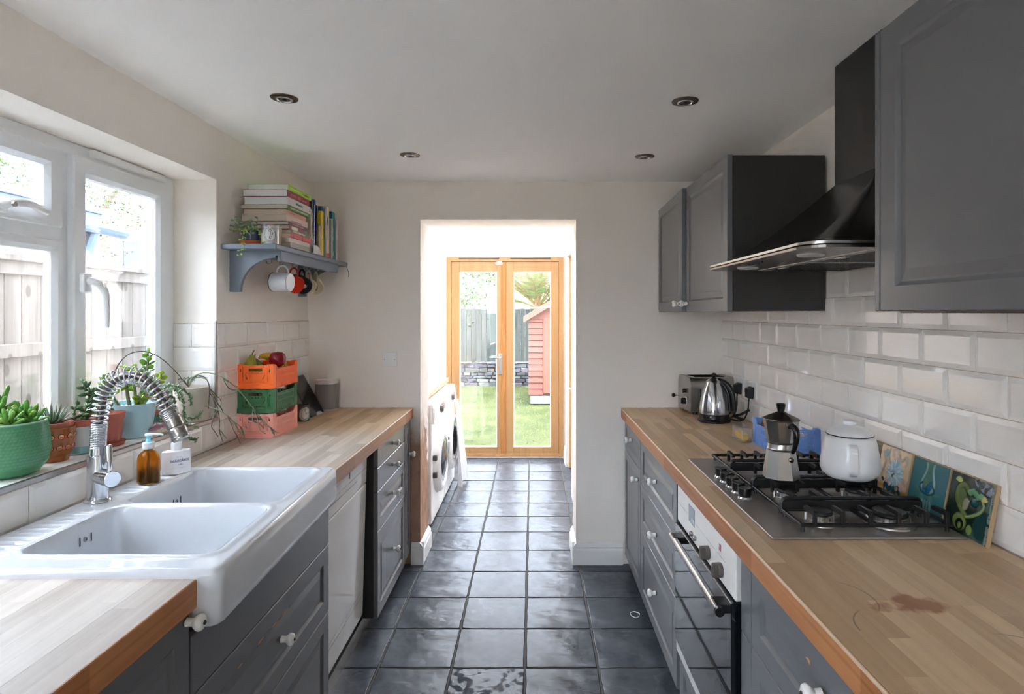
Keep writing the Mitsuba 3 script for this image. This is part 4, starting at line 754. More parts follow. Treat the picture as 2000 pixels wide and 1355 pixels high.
# ---------------------------------------------------------------- folding crates
def para(cx, cy, l, w, a): return affinity.translate(affinity.rotate(sbox(-w / 2, -l / 2, w / 2, l / 2), a, origin=(0, 0)), cx, cy)
def crate(name, label, colr, M, group, fade=None):
    k = thing(name, label, 'crate', group); Lg, Wd, Hh, t = .265, .163, .104, .003
    def P(nm, mesh, MM, c=colr): return add(nm, shape([(mesh, c)], 'vc_satin', 0), None, k, at=M @ MM)
    holes = [sbox(.052, .078, .112, .089).buffer(.001)] + [para(.040 + .0138 * i, .069, .007, .0032, 62 if i < 4 else -62) for i in range(7)] + [para(x, z, .011, .0035, a) for x, z, a in ((.040, .058, 40), (.043, .048, 40), (.0405, .046, 40), (.122, .058, -40), (.119, .048, -40))]
    dash = lambda x0, x1, z, n, h=.0022: [sbox(x0 + (x1 - x0) * i / n, z, x0 + (x1 - x0) * (i + .62) / n, z + h) for i in range(n)]
    vd = lambda x, z0, z1, n, w=.0025: [sbox(x, z0 + (z1 - z0) * i / n, x + w, z0 + (z1 - z0) * (i + .6) / n) for i in range(n)]
    sp = sbox(0, 0, Wd, Hh).difference(unary_union(holes + dash(.034, .13, .0965, 6) + dash(.034, .13, .027, 8, .002) + vd(.026, .03, .098, 7) + vd(.1345, .03, .098, 7) + [sbox(.014, .074, .021, .086), sbox(.142, .074, .149, .086)]))
    for y, fl in ((0, '-Y'), (Lg, '+Y')):
        Ms = fmat(fl, (0 if fl == '-Y' else Wd, y, 0)); s = P('short_side', prism(sp, t), Ms @ tr(0, 0, -t))
        P('rib', J(B(.020, .0245, .03, .101, -.001, .0022), B(.1385, .143, .03, .101, -.001, .0022), B(.034, .129, .0905, .0945, -.001, .0018), B(0, Wd, .0, .021, -.001, .0035, .001), B(.054, .0555, .033, .056, -.0005, .0012), B(.1085, .11, .033, .056, -.0005, .0012)), Ms)
    tp_ = [(0, 0), (Lg, 0), (Lg, Hh), (Lg - .028, Hh), (Lg - .042, .086), (.042, .086), (.028, Hh), (0, Hh)]
    sl = []
    for r, z in enumerate((.037, .063)):
        for i in range(16): x = .044 + .0118 * i; sl.append(para(x, z, .0215, .0036, (28 if (i // 4 + r) % 2 else -28)))
    lp = Polygon(tp_).difference(unary_union(sl + dash(.045, .22, .0795, 12, .002) + dash(.045, .22, .0225, 12, .002)))
    for fl in ('-X', '+X'):
        Ms = fmat(fl, (0, Lg, 0) if fl == '-X' else (Wd, 0, 0)); P('long_side', prism(lp, t), Ms @ tr(0, 0, -t))
        P('rib', J(*[B(.03 + .018 * i, .033 + .018 * i, .001, .019, -.001, .002) for i in range(12)], B(.028, .032, .022, .098, -.001, .0022), B(Lg - .032, Lg - .028, .022, .098, -.001, .0022)), Ms)
    P('base', J(B(.003, Wd - .003, .003, Lg - .003, 0, .004)), np.eye(4))
    for x in (0, Wd - .022):
        for y in (0, Lg - .022): P('corner_post', J(B(x, x + .022, y, y + .022, Hh - .004, Hh + .004, .001)), np.eye(4))
    return k
def cm(x, y, z, a=0): return tr(x, y, z) @ rot(a, (0, 0, 1))
cz = .9185
crate('folding_crate', 'pink folding crate at the bottom of the stack', (250, 172, 158), cm(-1.316, 2.638, cz, -.01), 'stacked folding crates by the window')
crate('folding_crate', 'dark green folding crate in the middle of the stack', (62, 114, 72), cm(-1.314, 2.637, cz + .109, .004), 'stacked folding crates by the window')
crate('folding_crate', 'bright orange folding crate on top holding fruit', (255, 112, 40), cm(-1.315, 2.638, cz + .218, -.006), 'stacked folding crates by the window')
crate('folding_crate', 'blue folding crate behind the moka pot', (116, 158, 222), cm(.950, 2.290, cz, 0), None)
add('folded_cloth', [(B(-1.29, -1.175, 2.66, 2.88, cz + .005, cz + .035, .008), (206, 70, 62))], 'vc_matte', None, 'red folded cloth inside the pink crate', 'cloth', smooth=0)
add('storage_jar', [(cyl(.035, .07, (-1.235, 2.78, cz + .1135), 24, bev=.006), (176, 168, 164))], 'vc_gloss', None, 'pale lidded jar inside the green crate', 'jar')
# fruit
def pear(x, y, z, lean, az, s=1.0, c=(150, 146, 52), lab=''):
    k = thing('pear', lab, 'pear', 'pears in the orange crate'); M = tr(x, y, z) @ rot(az, (0, 0, 1)) @ rot(lean, (0, 1, 0))
    pr = [(0, 0), (.016, .001), (.028, .010), (.0325, .024), (.029, .042), (.020, .058), (.0135, .072), (.009, .081), (.004, .084), (0, .0835)]
    m = lathe([(a * s, b * s) for a, b in pr], 24); cc = lin(c) * (0.8 + .5 * meshkit.fbm(m.vertices * 60, 3, 2)[:, None]); mm = trimesh.graph.smooth_shade(m, angle=1.5, facet_minarea=None); cc = lin(c) * (0.75 + .5 * meshkit.fbm(np.array(mm.vertices) * 60, 3, 2)[:, None])
    add('flesh', mikit.ply(mm, 'vc_satin', smooth=True, color=cc), None, k, at=M)
    add('stem', shape([(tube(spline([(0, 0, .082 * s), (.002, 0, .092 * s), (.008, 0, .104 * s)], 4), .0018, 6), (58, 44, 30))], 'vc_matte', 60), None, k, at=M)
fz = cz + .218 + .064
pear(-1.285, 2.70, fz, .10, 0, 1.0, lab='green pear standing upright at the left of the orange crate')
pear(-1.25, 2.735, fz - .012, -.35, .3, .95, (120, 132, 50), 'green pear leaning beside the upright pear')
pear(-1.235, 2.705, fz - .022, 1.0, .2, .9, (134, 134, 48), 'pear lying against the red apple')
bk = thing('banana_bunch', 'bunch of ripe speckled bananas behind the pears', 'bananas')
for i, (dy, dz) in enumerate(((0, .0), (.028, -.006), (.056, -.016))):
    p = spline([(-1.275, 2.76 + dy, fz + .062), (-1.25, 2.76 + dy, fz + .074 + dz), (-1.215, 2.765 + dy, fz + .070 + dz), (-1.185, 2.775 + dy, fz + .050 + dz), (-1.17, 2.78 + dy, fz + .026 + dz)], 5)
    add('banana', [(tube(p, np.r_[.004, .006, np.linspace(.010, .0155, 6), .016, .016, np.linspace(.0155, .010, 8), .006, .005, .004], 8), (196, 158, 46))], 'vc_satin', bk, smooth=60)
ap = thing('apple', 'dark red apple at the right of the orange crate', 'apple')
add('flesh', [(lathe([(0, .006), (.012, .0), (.026, .006), (.036, .022), (.0385, .040), (.034, .057), (.022, .067), (.010, .068), (0, .062)], 28, (-1.195, 2.775, fz + .022)), (136, 20, 34))], 'vc_gloss', ap, smooth=60)
add('stem', [(tube([(-1.195, 2.775, fz + .083), (-1.193, 2.776, fz + .093)], .0015, 6), (70, 50, 30))], 'vc_matte', ap)
for i, (x, y, z, c, nm, lab) in enumerate(((1.01, 2.53, .985, (176, 92, 46), 'onion', 'brown onion standing proud at the far end of the blue crate'), (1.03, 2.37, .955, (206, 120, 76), 'sweet_potato', 'orange sweet potato seen through the blue crate handle'), (1.04, 2.45, .96, (190, 104, 60), 'sweet_potato', 'second sweet potato deeper inside the blue crate'))):
    k = thing(nm, lab, 'vegetable'); add('skin', [(lathe([(0, -.034), (.02, -.03), (.034, -.012), (.036, .006), (.026, .026), (.010, .034), (0, .040)], 22, (x, y, z), sx=1 if i == 0 else .95, sy=1 if i == 0 else 1.3), c)], 'vc_satin', k, smooth=60)

# butter dish
bd = thing('butter_dish', 'glass butter dish with yellow butter beside the blue crate', 'butter dish')
add('plate', RB(.885, .945, 2.52, 2.66, .9185, .924, .0025), 'clear_glass', bd, smooth=40)
add('cover', J(*[B(.893, .937, 2.528, 2.532, .925, .978), B(.893, .937, 2.648, 2.652, .925, .978), B(.893, .8965, 2.533, 2.647, .925, .978), B(.9335, .937, 2.533, 2.647, .925, .978), B(.893, .937, 2.528, 2.652, .979, .983, .001)]), 'thin_glass', bd, smooth=False)
add('butter', [(B(.900, .930, 2.545, 2.635, .9245, .953, .004), (226, 186, 84))], 'vc_satin', bd, smooth=0)

# kettle
KX, KY = .932, 3.045
kt = thing('electric_kettle', 'polished steel electric kettle with black handle and base', 'kettle')
add('base', lathe([(0, 0), (.078, 0), (.083, .004), (.083, .010), (.076, .016), (.074, .020), (.074, .042), (0, .042)], 40, (KX, KY, WT)), 'black_plastic', kt)
add('body', lathe([(.0725, .042), (.0735, .046), (.072, .075), (.066, .115), (.056, .155), (.043, .190), (.0405, .196), (0, .196)], 48, (KX, KY, WT)), 'chrome', kt, smooth=50)
ld = add('lid', lathe([(.0415, .1965), (.040, .203), (.030, .213), (.019, .219), (.0165, .220), (0, .2205)], 40, (KX, KY, WT)), 'chrome', kt, smooth=50)
add('ball_knob', J(lathe([(.0165, .2195), (.014, .223), (.006, .225), (0, .225)], 24, (KX, KY, WT)), tf(trimesh.creation.icosphere(3, .0125), (KX, KY, WT + .236))), 'black_plastic', ld, smooth=60)
kd = np.array((.86, -.51, 0)); kp = [np.array((KX, KY, WT)) + kd * r + np.array((0, 0, z)) for r, z in ((.020, .210), (.045, .206), (.072, .186), (.090, .150), (.099, .105), (.102, .060))]
add('handle', tube(spline(kp, 6), np.r_[np.linspace(.011, .0135, 10), np.linspace(.0135, .011, 21)], 12), 'black_plastic', kt, smooth=60)
add('handle_insert', tube(spline([np.array(p) - kd * .021 for p in kp[1:]], 6), .0085, 10), 'black_plastic', kt, smooth=60)
ga = math.atan2(-.62, -.78)
mat('gauge_grey', (96, 98, 106), 0.08)
gv = [(np.array((math.cos(ga + d), math.sin(ga + d), 0)) * (r + .0035) + np.array((KX, KY, WT + z))) for r, z in ((.0733, .058), (.0715, .080), (.0665, .112), (.060, .140)) for d in (-.12, .12)]
add('water_gauge', hull(np.vstack([gv, [g - np.array((math.cos(ga), math.sin(ga), 0)) * .006 for g in gv]])), 'gauge_grey', kt, smooth=False)
add('switch', [(tf(trimesh.creation.icosphere(2, .005), (KX - .035, KY - .0655, WT + .032)), (226, 226, 226))], 'vc_gloss', kt)

# toaster
to = thing('toaster', 'brushed steel slotted toaster behind the kettle', 'toaster')
Mt = tr(.978, 3.345, WT) @ rot(.10, (0, 0, 1))
def TP(nm, m, mt, par=to, sm=35): return add(nm, shape(m, mt, sm), None, par, at=Mt)
rp = sbox(-.085, .022, .085, .15).buffer(.05).intersection(sbox(-.2, .014, .2, .3)); rp = affinity.scale(rp, .72, 1.0, origin=(0, 0))
TP('body', tf(prism(rp, .21), (-.105, 0, 0), rz=PI / 2, rx=PI / 2), 'steel', sm=30)
for sx in (-.125, .105): TP('end_panel', tf(prism(affinity.scale(rp, 1.03, 1.02, origin=(0, .02)), .02), (sx, 0, 0), rz=PI / 2, rx=PI / 2), 'alu', sm=30)
for y in (-.048, -.016, .016, .048): TP('slot', B(-.085, .085, y - .009, y + .009, .195, .2015), 'void_black', sm=False)
for i in range(5): TP('vent', J(B(-.075 + .034 * i, -.071 + .034 * i, -.1115, -.106, .05, .14)), 'void_black', sm=False)
TP('foot', J(*[cyl(.012, .016, (x, y, 0), 14) for x in (-.095, .095) for y in (-.08, .08)]), 'black_rubber')
TP('timer_knob', [(tf(lathe([(.018, 0), (.018, .016), (.014, .02), (0, .02)], 22), (-.125, -.02, .065), ry=-PI / 2), (20, 20, 20)), (B(-.152, -.125, -.025, -.015, .05, .08, .003), (20, 20, 20)), (tf(lathe([(.026, 0), (.025, .002), (0, .002)], 28), (-.1255, -.02, .065), ry=-PI / 2), (200, 200, 200))], 'vc_gloss')
TP('selector_knob', [(tf(cyl(.011, .018, bev=.002), (-.125, -.02, .122), ry=-PI / 2), (20, 20, 20))], 'vc_gloss')
TP('lever', [(tube([(-.125, .045, .085), (-.165, .05, .088)], .003, 8), (170, 168, 164)), (tf(trimesh.creation.icosphere(2, .011), (-.17, .05, .088)), (18, 18, 18))], 'vc_gloss')

# sockets, plugs and flexes
def socket(y, lab):
    k = thing('wall_socket', lab, 'socket')
    add('plate', J(RB(XR - .016, XR - .006, y - .073, y + .073, 1.042, 1.128, .003)), 'white_satin', k)
    for dy in (-.036, .036):
        add('rocker', RB(XR - .019, XR - .013, y + dy - .008, y + dy + .008, 1.108, 1.122, .002), 'white_satin', k)
        add('pin_hole', J(B(XR - .0168, XR - .014, y + dy - .002, y + dy + .002, 1.090, 1.098), B(XR - .0168, XR - .014, y + dy - .013, y + dy - .007, 1.075, 1.079), B(XR - .0168, XR - .014, y + dy + .007, y + dy + .013, 1.075, 1.079)), 'void_black', k, kind='stuff', smooth=False)
socket(3.005, 'white double wall socket nearer the blue crate, with a plug'); socket(3.175, 'white double wall socket behind the kettle handle, with a plug')
def plug(y, lab, path):
    k = thing('power_plug', lab, 'plug')
    add('body', hull(np.vstack([_ico * .006 + (x, y + a, z) for x, a, z in ((XR - .024, -.02, 1.098), (XR - .024, .02, 1.098), (XR - .024, -.016, 1.05), (XR - .024, .016, 1.05), (XR - .045, -.014, 1.09), (XR - .045, .014, 1.09), (XR - .045, -.01, 1.055), (XR - .045, .01, 1.055))])), 'black_rubber', k, smooth=40)
    add('flex', tube(spline([(XR - .035, y, 1.05), (XR - .037, y - .002, 1.02)] + path, 8), .0038, 8), 'black_rubber', k, smooth=60)
plug(2.972, 'black plug of the toaster lead on the nearer socket', [(1.078, 2.98, .97), (1.06, 3.0, .93), (1.035, 3.03, .925), (1.02, 3.10, .926), (1.0, 3.15, .925)])
plug(3.142, 'black plug half hidden behind the kettle handle', [(1.08, 3.14, .97), (1.06, 3.13, .93), (1.03, 3.10, .926), (1.0, 3.07, .926)])
add('flex_tidy', tube(spline([(1.06, 2.995, .935), (1.03, 3.02, .95), (1.045, 2.985, .962), (1.075, 2.96, .985), (1.083, 2.955, .99)], 6), .0065, 8), 'black_rubber', None, 'black cable end sticking up from the leads below the sockets', 'cable', smooth=60)

# ---------------------------------------------------------------- cooker hood
hd_ = thing('cooker_hood', 'black curved chimney cooker hood between the wall cabinets', 'cooker hood')
cx0, cy0, cy1 = .945, 1.605, 1.855; lx, ly0, ly1, hz = .622, 1.338, 2.118, 1.626
def rrect(x0, x1, y0, y1, r, n=7):
    P = []
    for (cx, cy, a0) in ((x0 + r, y0 + r, PI), (x1 - .002, y0 + .002, 1.5 * PI), (x1 - .002, y1 - .002, 0), (x0 + r, y1 - r, .5 * PI)):
        rr = r if cx < x1 - .1 else .002
        P += [(cx + rr * math.cos(a0 + t * PI / 2 / (n - 1)), cy + rr * math.sin(a0 + t * PI / 2 / (n - 1))) for t in range(n)]
    return np.array(P)
def loft(rings):
    v, f = [], []; n = len(rings[0])
    for r_ in rings: v += list(r_)
    for i in range(len(rings) - 1):
        for j in range(n):
            a, b = i * n + j, i * n + (j + 1) % n; f += [(a, b, b + n), (a, b + n, a + n)]
    v += [np.mean(rings[0], 0), np.mean(rings[-1], 0)]; e = (len(rings) - 1) * n
    for j in range(n): f += [(len(v) - 2, (j + 1) % n, j), (len(v) - 1, e + j, e + (j + 1) % n)]
    m = trimesh.Trimesh(np.array(v), np.array(f), process=False); return m
rg = []
for s in np.linspace(0, 1, 16):
    p = rrect(lx + (cx0 - lx) * s, XR - .012, ly0 + (cy0 - ly0) * s, ly1 + (cy1 - ly1) * s, .055 * (1 - s) + .006 * s); rg.append(np.c_[p, np.full(len(p), hz + .012 + .236 * s ** 1.45)])
mat('hood_black', (13, 12, 11), 0.16, 0.6)
add('canopy', loft(rg), 'hood_black', hd_, smooth=28)
p0 = rrect(lx - .002, XR - .012, ly0 - .002, ly1 + .002, .057)
add('edge_trim', loft([np.c_[p0, np.full(len(p0), z)] for z in (hz + .006, hz + .0125)]), 'steel', hd_, smooth=28)
add('underside', loft([np.c_[p0 * .998 + np.array((.0015, .003)), np.full(len(p0), z)] for z in (hz - .003, hz + .003)]), 'dark_steel', hd_, smooth=False)
add('chimney', B(cx0, XR - .012, cy0, cy1, hz + .23, ZC - .001, .002), 'hood_black', hd_, smooth=False)
for y0_, y1_ in ((1.37, 1.72), (1.73, 2.08)):
    fl_ = add('grease_filter', B(.79, 1.096, y0_, y1_, hz - .005, hz - .001, .001), 'alu', hd_, smooth=False)
    add('perforation', J(*[B(.815 + .014 * i, .823 + .014 * i, y0_ + .02 + .014 * j, y0_ + .028 + .014 * j, hz - .0062, hz - .0048) for i in range(19) for j in range(23)]), 'black_metal', fl_, kind='stuff', smooth=False)
    add('latch', B(.80, .812, (y0_ + y1_) / 2 - .03, (y0_ + y1_) / 2 + .03, hz - .0095, hz - .006, .001), 'steel', fl_, smooth=False)
for y in (1.50, 1.94):
    lp_ = add('lamp', [(lathe([(.034, 0), (.034, -.004), (.029, -.006), (.026, -.003), (.022, -.002), (0, -.002)], 28, (.705, y, hz - .003)), (186, 184, 182))], 'vc_gloss', hd_)
for i in range(5): add('button', cyl(.005, .006, (.655 + .0, 1.70 + .022 * i, hz - .008), 12), 'black_plastic', hd_)

# downlights
for i, (x, y) in enumerate(((-.891, 2.128), (.556, 2.159), (-.598, 2.895), (.553, 2.923))):
    k = thing('downlight', ('bronze ceiling downlight nearest the window', 'bronze ceiling downlight above the hob side', 'small bronze ceiling downlight near the bookshelf', 'small bronze ceiling downlight near the double wall cabinet')[i], 'downlight', 'recessed ceiling downlights')
    add('bezel', lathe([(.030, -.006), (.038, -.0055), (.0465, -.003), (.048, 0), (.040, .0005)][::-1], 40, (x, y, ZC)), 'bronze', k)
    add('inner_ring', lathe([(.020, -.004), (.024, -.0085), (.029, -.0075), (.031, -.003), (.031, 0)], 40, (x, y, ZC)), 'chrome', k)
    add('lamp_face', lathe([(0, -.0035), (.009, -.0065), (.012, -.0065), (.0135, -.004), (.020, -.003), (.021, 0)], 32, (x, y, ZC)), 'bronze', k)
    add('bulb_eye', lathe([(0, -.0075), (.006, -.0072), (.0085, -.006), (.0085, -.003)], 20, (x, y, ZC)), 'screen_black', k)
# light switch
k = thing('light_switch', 'white light switch on the end wall left of the doorway', 'light switch')
add('plate', RB(-.880, -.795, YB - .010, YB + .002, 1.158, 1.243, .003), 'white_satin', k); add('rocker', B(-.845, -.830, YB - .014, YB - .008, 1.187, 1.214, .002), 'white_gloss', k, smooth=False)
for x in (-.867, -.808): add('screw', tf(cyl(.0035, .003, n=12), (x, YB - .009, 1.2005), rx=PI / 2), 'steel', k)
add('wire_loop', tube([(.50 + .022 * math.cos(t) * (1 + .1 * math.sin(3 * t)), 2.89 + .028 * math.sin(t), .004 + .001 * math.sin(5 * t)) for t in np.linspace(0, 5.6, 26)], .0022, 6), 'white_satin', None, 'small white loop of cord on the slate floor by the right units', 'cord', smooth=60)
# ---------------------------------------------------------------- shelf with books and mugs
BL = (112, 122, 134)
shf = thing('wall_shelf', 'blue grey painted wall shelf with curved brackets left of the doorway', 'shelf')
SXF, SZT = -1.083, 1.768
mat('shelf_paint', BL, 0.4)
add('board', RB(XL, SXF, 2.506, 3.478, SZT - .024, SZT, .006), 'shelf_paint', shf, smooth=30)
bp = [(0, 0)] + [(.045 + .155 * (1 - math.cos(t)), .0 + .148 * math.sin(t)) for t in np.linspace(0, PI / 2, 14)] + [(.20, .157), (.222, .160), (.222, .178), (0, .178)]
bp = [(a, b) for a, b in bp]
for y in (2.585, 3.335): add('bracket', face(prism(bp, .022), '-Y', (XL, y + .02, SZT - .024 - .178)), 'shelf_paint', shf, smooth=25)
add('front_rail', B(-1.112, -1.096, 2.584, 3.337, SZT - .069, SZT - .022, .002), 'shelf_paint', shf, smooth=False)
def hook(y, x=-1.165):
    add('hook', tube(spline([(x, y, SZT - .022), (x, y, SZT - .045), (x + .012, y, SZT - .058), (x, y, SZT - .07), (x - .011, y, SZT - .058)], 6), .0022, 6), 'steel', shf, smooth=60)
def txt(k, f, o, w, h, c, n=2, seed=0, depth=.0005):   # rows of small strokes where the print is too small to read
    r = np.random.default_rng(seed); ms = []
    for j in range(n):
        u = 0.0
        while u < w:
            l = h * r.uniform(.25, .5); ms.append(B(u, min(u + l * .8, w), j * h * 1.6, j * h * 1.6 + h * r.choice([.7, .75, 1.0]), 0, depth)); u += l + (h * .5 if r.random() < .16 else h * .08)
    add('print', [(face(J(ms), f, o) if isinstance(f, str) else tf(J(ms)), c)], 'vc_satin', k, kind='stuff', smooth=0)
def hbook(y0, y1, z0, z1, x0, x1, cov, label, page=(204, 202, 196), ptx=None, pc=(240, 236, 220), soft=False):
    k = thing('book', label, 'book', 'books stacked flat on the shelf'); c = .0016
    add('cover', [(J(B(x0, x1, y0, y1, z0, z0 + c, .0003), B(x0, x1, y0, y1, z1 - c, z1, .0003), B(x1 - .0025, x1, y0, y1, z0, z1, .0005)), cov)], 'vc_satin', k, smooth=0)
    add('pages', [(B(x0 + .002, x1 - .002, y0 + .0015, y1 - .003, z0 + c, z1 - c), page)], 'vc_matte', k, smooth=0)
    return k
th = [(.0245, (150, 142, 132), 0, (-1.27, -1.085), 'grey softback book at the very bottom of the flat stack', 2.655, 2.905),
      (.020, (206, 196, 184), 0, (-1.26, -1.088), 'white book with a purple mark, second from the bottom', 2.65, 2.90),
      (.020, (206, 66, 66), 1, (-1.245, -1.080), 'red book with pale title near the bottom of the stack', 2.655, 2.90),
      (.016, (108, 116, 84), 2, (-1.24, -1.082), 'green book with pale label in the lower stack', 2.66, 2.885),
      (.018, (138, 64, 74), 3, (-1.26, -1.085), 'dark pink book above the green one', 2.645, 2.875),
      (.016, (92, 56, 56), 4, (-1.255, -1.085), 'maroon book under the wide beige one', 2.64, 2.87),
      (.030, (202, 176, 158), 5, (-1.295, -1.093), 'wide beige pink book in the middle of the stack', 2.635, 2.885),
      (.023, (206, 148, 126), 6, (-1.285, -1.095), 'salmon pink book above the beige one', 2.635, 2.865),
      (.020, (88, 118, 56), 7, (-1.295, -1.085), 'dark green book with white lettering', 2.63, 2.895),
      (.034, (206, 198, 194), 8, (-1.28, -1.085), 'thick white book with black script on its spine', 2.63, 2.90),
      (.031, (142, 46, 74), 9, (-1.283, -1.086), 'plum red cookbook lettered VEG in orange', 2.625, 2.885),
      (.025, (160, 196, 44), 10, (-1.265, -1.083), 'lime green book on top of the flat stack', 2.63, 2.90)]
z = SZT + .0004
for h, c, i, (x0, x1), lab, y0, y1 in th:
    k = hbook(y0, y1, z, z + h - .0006, x0, x1, c, lab, page=(196, 196, 192) if i > 7 else (182, 170, 154))
    if i == 9:
        m = meshkit.text_mesh('VEG', .015, .0005); add('print', [(face(m, '+X', (x1, 2.74, z + .009)), (232, 150, 60))], 'vc_satin', k, smooth=0); txt(k, '+X', (x1, 2.665, z + .012), .06, .007, (232, 140, 60), 1, 5); txt(k, '+X', (x1, 2.80, z + .010), .05, .007, (232, 140, 60), 1, 6)
    elif i == 8: txt(k, '+X', (x1, 2.72, z + .013), .085, .011, (60, 56, 58), 1, 8); txt(k, '+X', (x1, 2.882, z + .008), .01, .008, (60, 60, 70), 1, 8)
    elif i == 1: add('print', [(J(B(x1, x1 + .0005, 2.67, 2.678, z, z + h - .001), B(x1, x1 + .0005, 2.78, 2.788, z, z + h - .001)), (94, 70, 100))], 'vc_satin', k, smooth=0)
    elif i == 2: txt(k, '+X', (x1, 2.68, z + .005), .14, .010, (240, 190, 180), 1, 2)
    elif i == 3: add('print', [(B(x1, x1 + .0005, 2.67, 2.74, z + .001, z + h - .003), (206, 206, 180)), (B(x1, x1 + .0005, 2.81, 2.85, z + .001, z + h - .003), (96, 150, 100))], 'vc_satin', k, smooth=0)
    elif i in (4, 5): txt(k, '+X', (x1, 2.68, z + .004), .13, .007, (190, 130, 130), 1, i)
    elif i == 5: pass
    elif i == 6: txt(k, '+X', (x1, 2.68, z + .009), .05, .006, (180, 116, 96), 1, i)
    elif i == 7: txt(k, '+X', (x1, 2.66, z + .006), .20, .007, (190, 206, 160), 1, i)
    elif i == 10: txt(k, '+X', (x1, 2.65, z + .009), .13, .008, (206, 222, 140), 1, i); txt(k, '+X', (x1, 2.80, z + .008), .07, .006, (60, 90, 30), 1, 3)
    z += h
def vbook(y, t, h, d, cov, label, tilt=0.0, xf=-1.09, pr=None):
    k = thing('book', label, 'book', 'books standing upright on the shelf'); M = tr(xf, y, SZT + .0006 + max(0, math.sin(-tilt) * 0)) @ rot(-tilt, (1, 0, 0))
    add('cover', shape([(J(B(-d, 0, 0, .0016, 0, h, .0003), B(-d, 0, t - .0016, t, 0, h, .0003), B(-.003, 0, 0, t, 0, h, .0006)), cov)], 'vc_satin', 0), None, k, at=M)
    add('pages', shape([(B(-d + .003, -.002, .0016, t - .0016, .002, h - .003), (206, 198, 184))], 'vc_matte', 0), None, k, at=M)
    if pr:
        for (a, b, c_, e, cc) in pr: add('print', shape([(B(0, .0005, a, b, c_, e, 0), cc)], 'vc_satin', 0), None, k, at=M)
    return k, M
def vtext(k, M, s, h, c, z0, y0, flip=True):
    m = meshkit.text_mesh(s, h, .0005); m = face(m, '+X', (0, 0, 0)); m.apply_transform(rot(-PI / 2 if flip else PI / 2, (1, 0, 0))); m.apply_translation((0.0002, y0, z0)); add('print', shape([(m, c)], 'vc_satin', 0), None, k, at=M)
def vstrokes(k, M, w, h, c, z0, y0, seed):
    r = np.random.default_rng(seed); ms = []; u = 0.0
    while u < w: l = h * r.uniform(.3, .6); ms.append(B(0, .0005, y0, y0 + h * r.choice([.75, .8, 1.0]), z0 - u - l * .75, z0 - u)); u += l + (h * .5 if r.random() < .15 else h * .1)
    add('print', shape([(J(ms), c)], 'vc_satin', 0), None, k, at=M, kind='stuff')
vbook(2.912, .010, .215, .16, (206, 192, 166), 'thin cream booklet beside the flat stack', .02)
k, M = vbook(2.925, .018, .262, .19, (78, 66, 58), 'dark brown book with white capitals', .03); vtext(k, M, 'GOOD', .010, (214, 208, 198), .20, .004); vstrokes(k, M, .07, .009, (214, 208, 198), .10, .004, 3)
k, M = vbook(2.948, .020, .272, .20, (26, 62, 128), 'leaning blue book with white title', .05); vstrokes(k, M, .20, .011, (210, 218, 232), .245, .004, 4)
k, M = vbook(2.984, .016, .250, .19, (24, 24, 26), 'black book beside the blue one', .05)
vbook(3.003, .010, .262, .19, (186, 172, 158), 'thin taupe book behind the black one', .03, -1.10)
vbook(3.016, .018, .150, .12, (190, 160, 104), 'short tan paperback among the upright books', .02, -1.085); vbook(3.036, .012, .160, .12, (150, 146, 140), 'short grey paperback beside the yellow book', .02, -1.085)
k, M = vbook(3.055, .032, .232, .19, (222, 190, 24), 'bright yellow upright book', 0, -1.088, [(.012, .018, .08, .084, (40, 36, 20))]); txt_m = None
vbook(3.09, .022, .262, .21, (44, 74, 124), 'tall navy blue book beside the yellow one', 0, -1.10)
vbook(3.114, .008, .255, .2, (120, 146, 160), 'thin pale blue book between navy and cream', 0, -1.09)
k, M = vbook(3.124, .042, .268, .20, (206, 186, 160), 'cream cookbook with a spoon on its spine', 0, -1.086, [(0, .042, .0, .022, (190, 64, 44))])
add('print', shape([(face(prism(unary_union([affinity.scale(Point(0, 0).buffer(.011), .8, 2.4), sbox(-.0018, -.10, .0018, -.02)]), .0006), '+X', (0, .021, .19)), (92, 90, 84))], 'vc_satin', 0), None, k, at=M)
vbook(3.169, .012, .230, .2, (40, 128, 132), 'thin teal book right of the spoon book', 0, -1.09); vbook(3.184, .018, .205, .17, (120, 122, 116), 'grey patterned book right of the thin teal one', 0, -1.09)
vbook(3.204, .020, .215, .17, (180, 176, 160), 'short pale grey green book', 0, -1.086)
k, M = vbook(3.228, .050, .258, .22, (10, 110, 110), 'thick dark teal book near the end wall', 0, -1.092); vstrokes(k, M, .07, .010, (150, 206, 206), .17, .02, 6); vstrokes(k, M, .02, .010, (150, 206, 206), .04, .02, 7)
vbook(3.281, .022, .225, .2, (190, 172, 170), 'pale pink book at the far end of the row', 0, -1.086)
be = thing('bookend', 'white metal bookend at the right of the flat stack', 'bookend')
add('plate', [(B(-1.23, -1.072, 2.906, 3.05, SZT - .0002, SZT + .0006), (206, 204, 200)), (prism([(0, 0), (.145, 0), (.10, .008), (.075, .03), (.05, .04), (0, .04)], .0012).apply_transform(fmat('+X', (-1.073, 2.905, SZT))), (196, 192, 188))], 'vc_satin', be, smooth=0)
add('tag_strip', [(hull([(x, 2.60 + a, SZT + z_) for x, a, z_ in ((-1.112, 0, .001), (-1.104, .002, .001), (-1.108, 0, .082), (-1.099, .002, .084), (-1.112, .002, .001), (-1.1, 0, .082))]), (206, 190, 158))], 'vc_matte', None, 'narrow cream strip standing beside the white candle', 'bookmark', smooth=0)
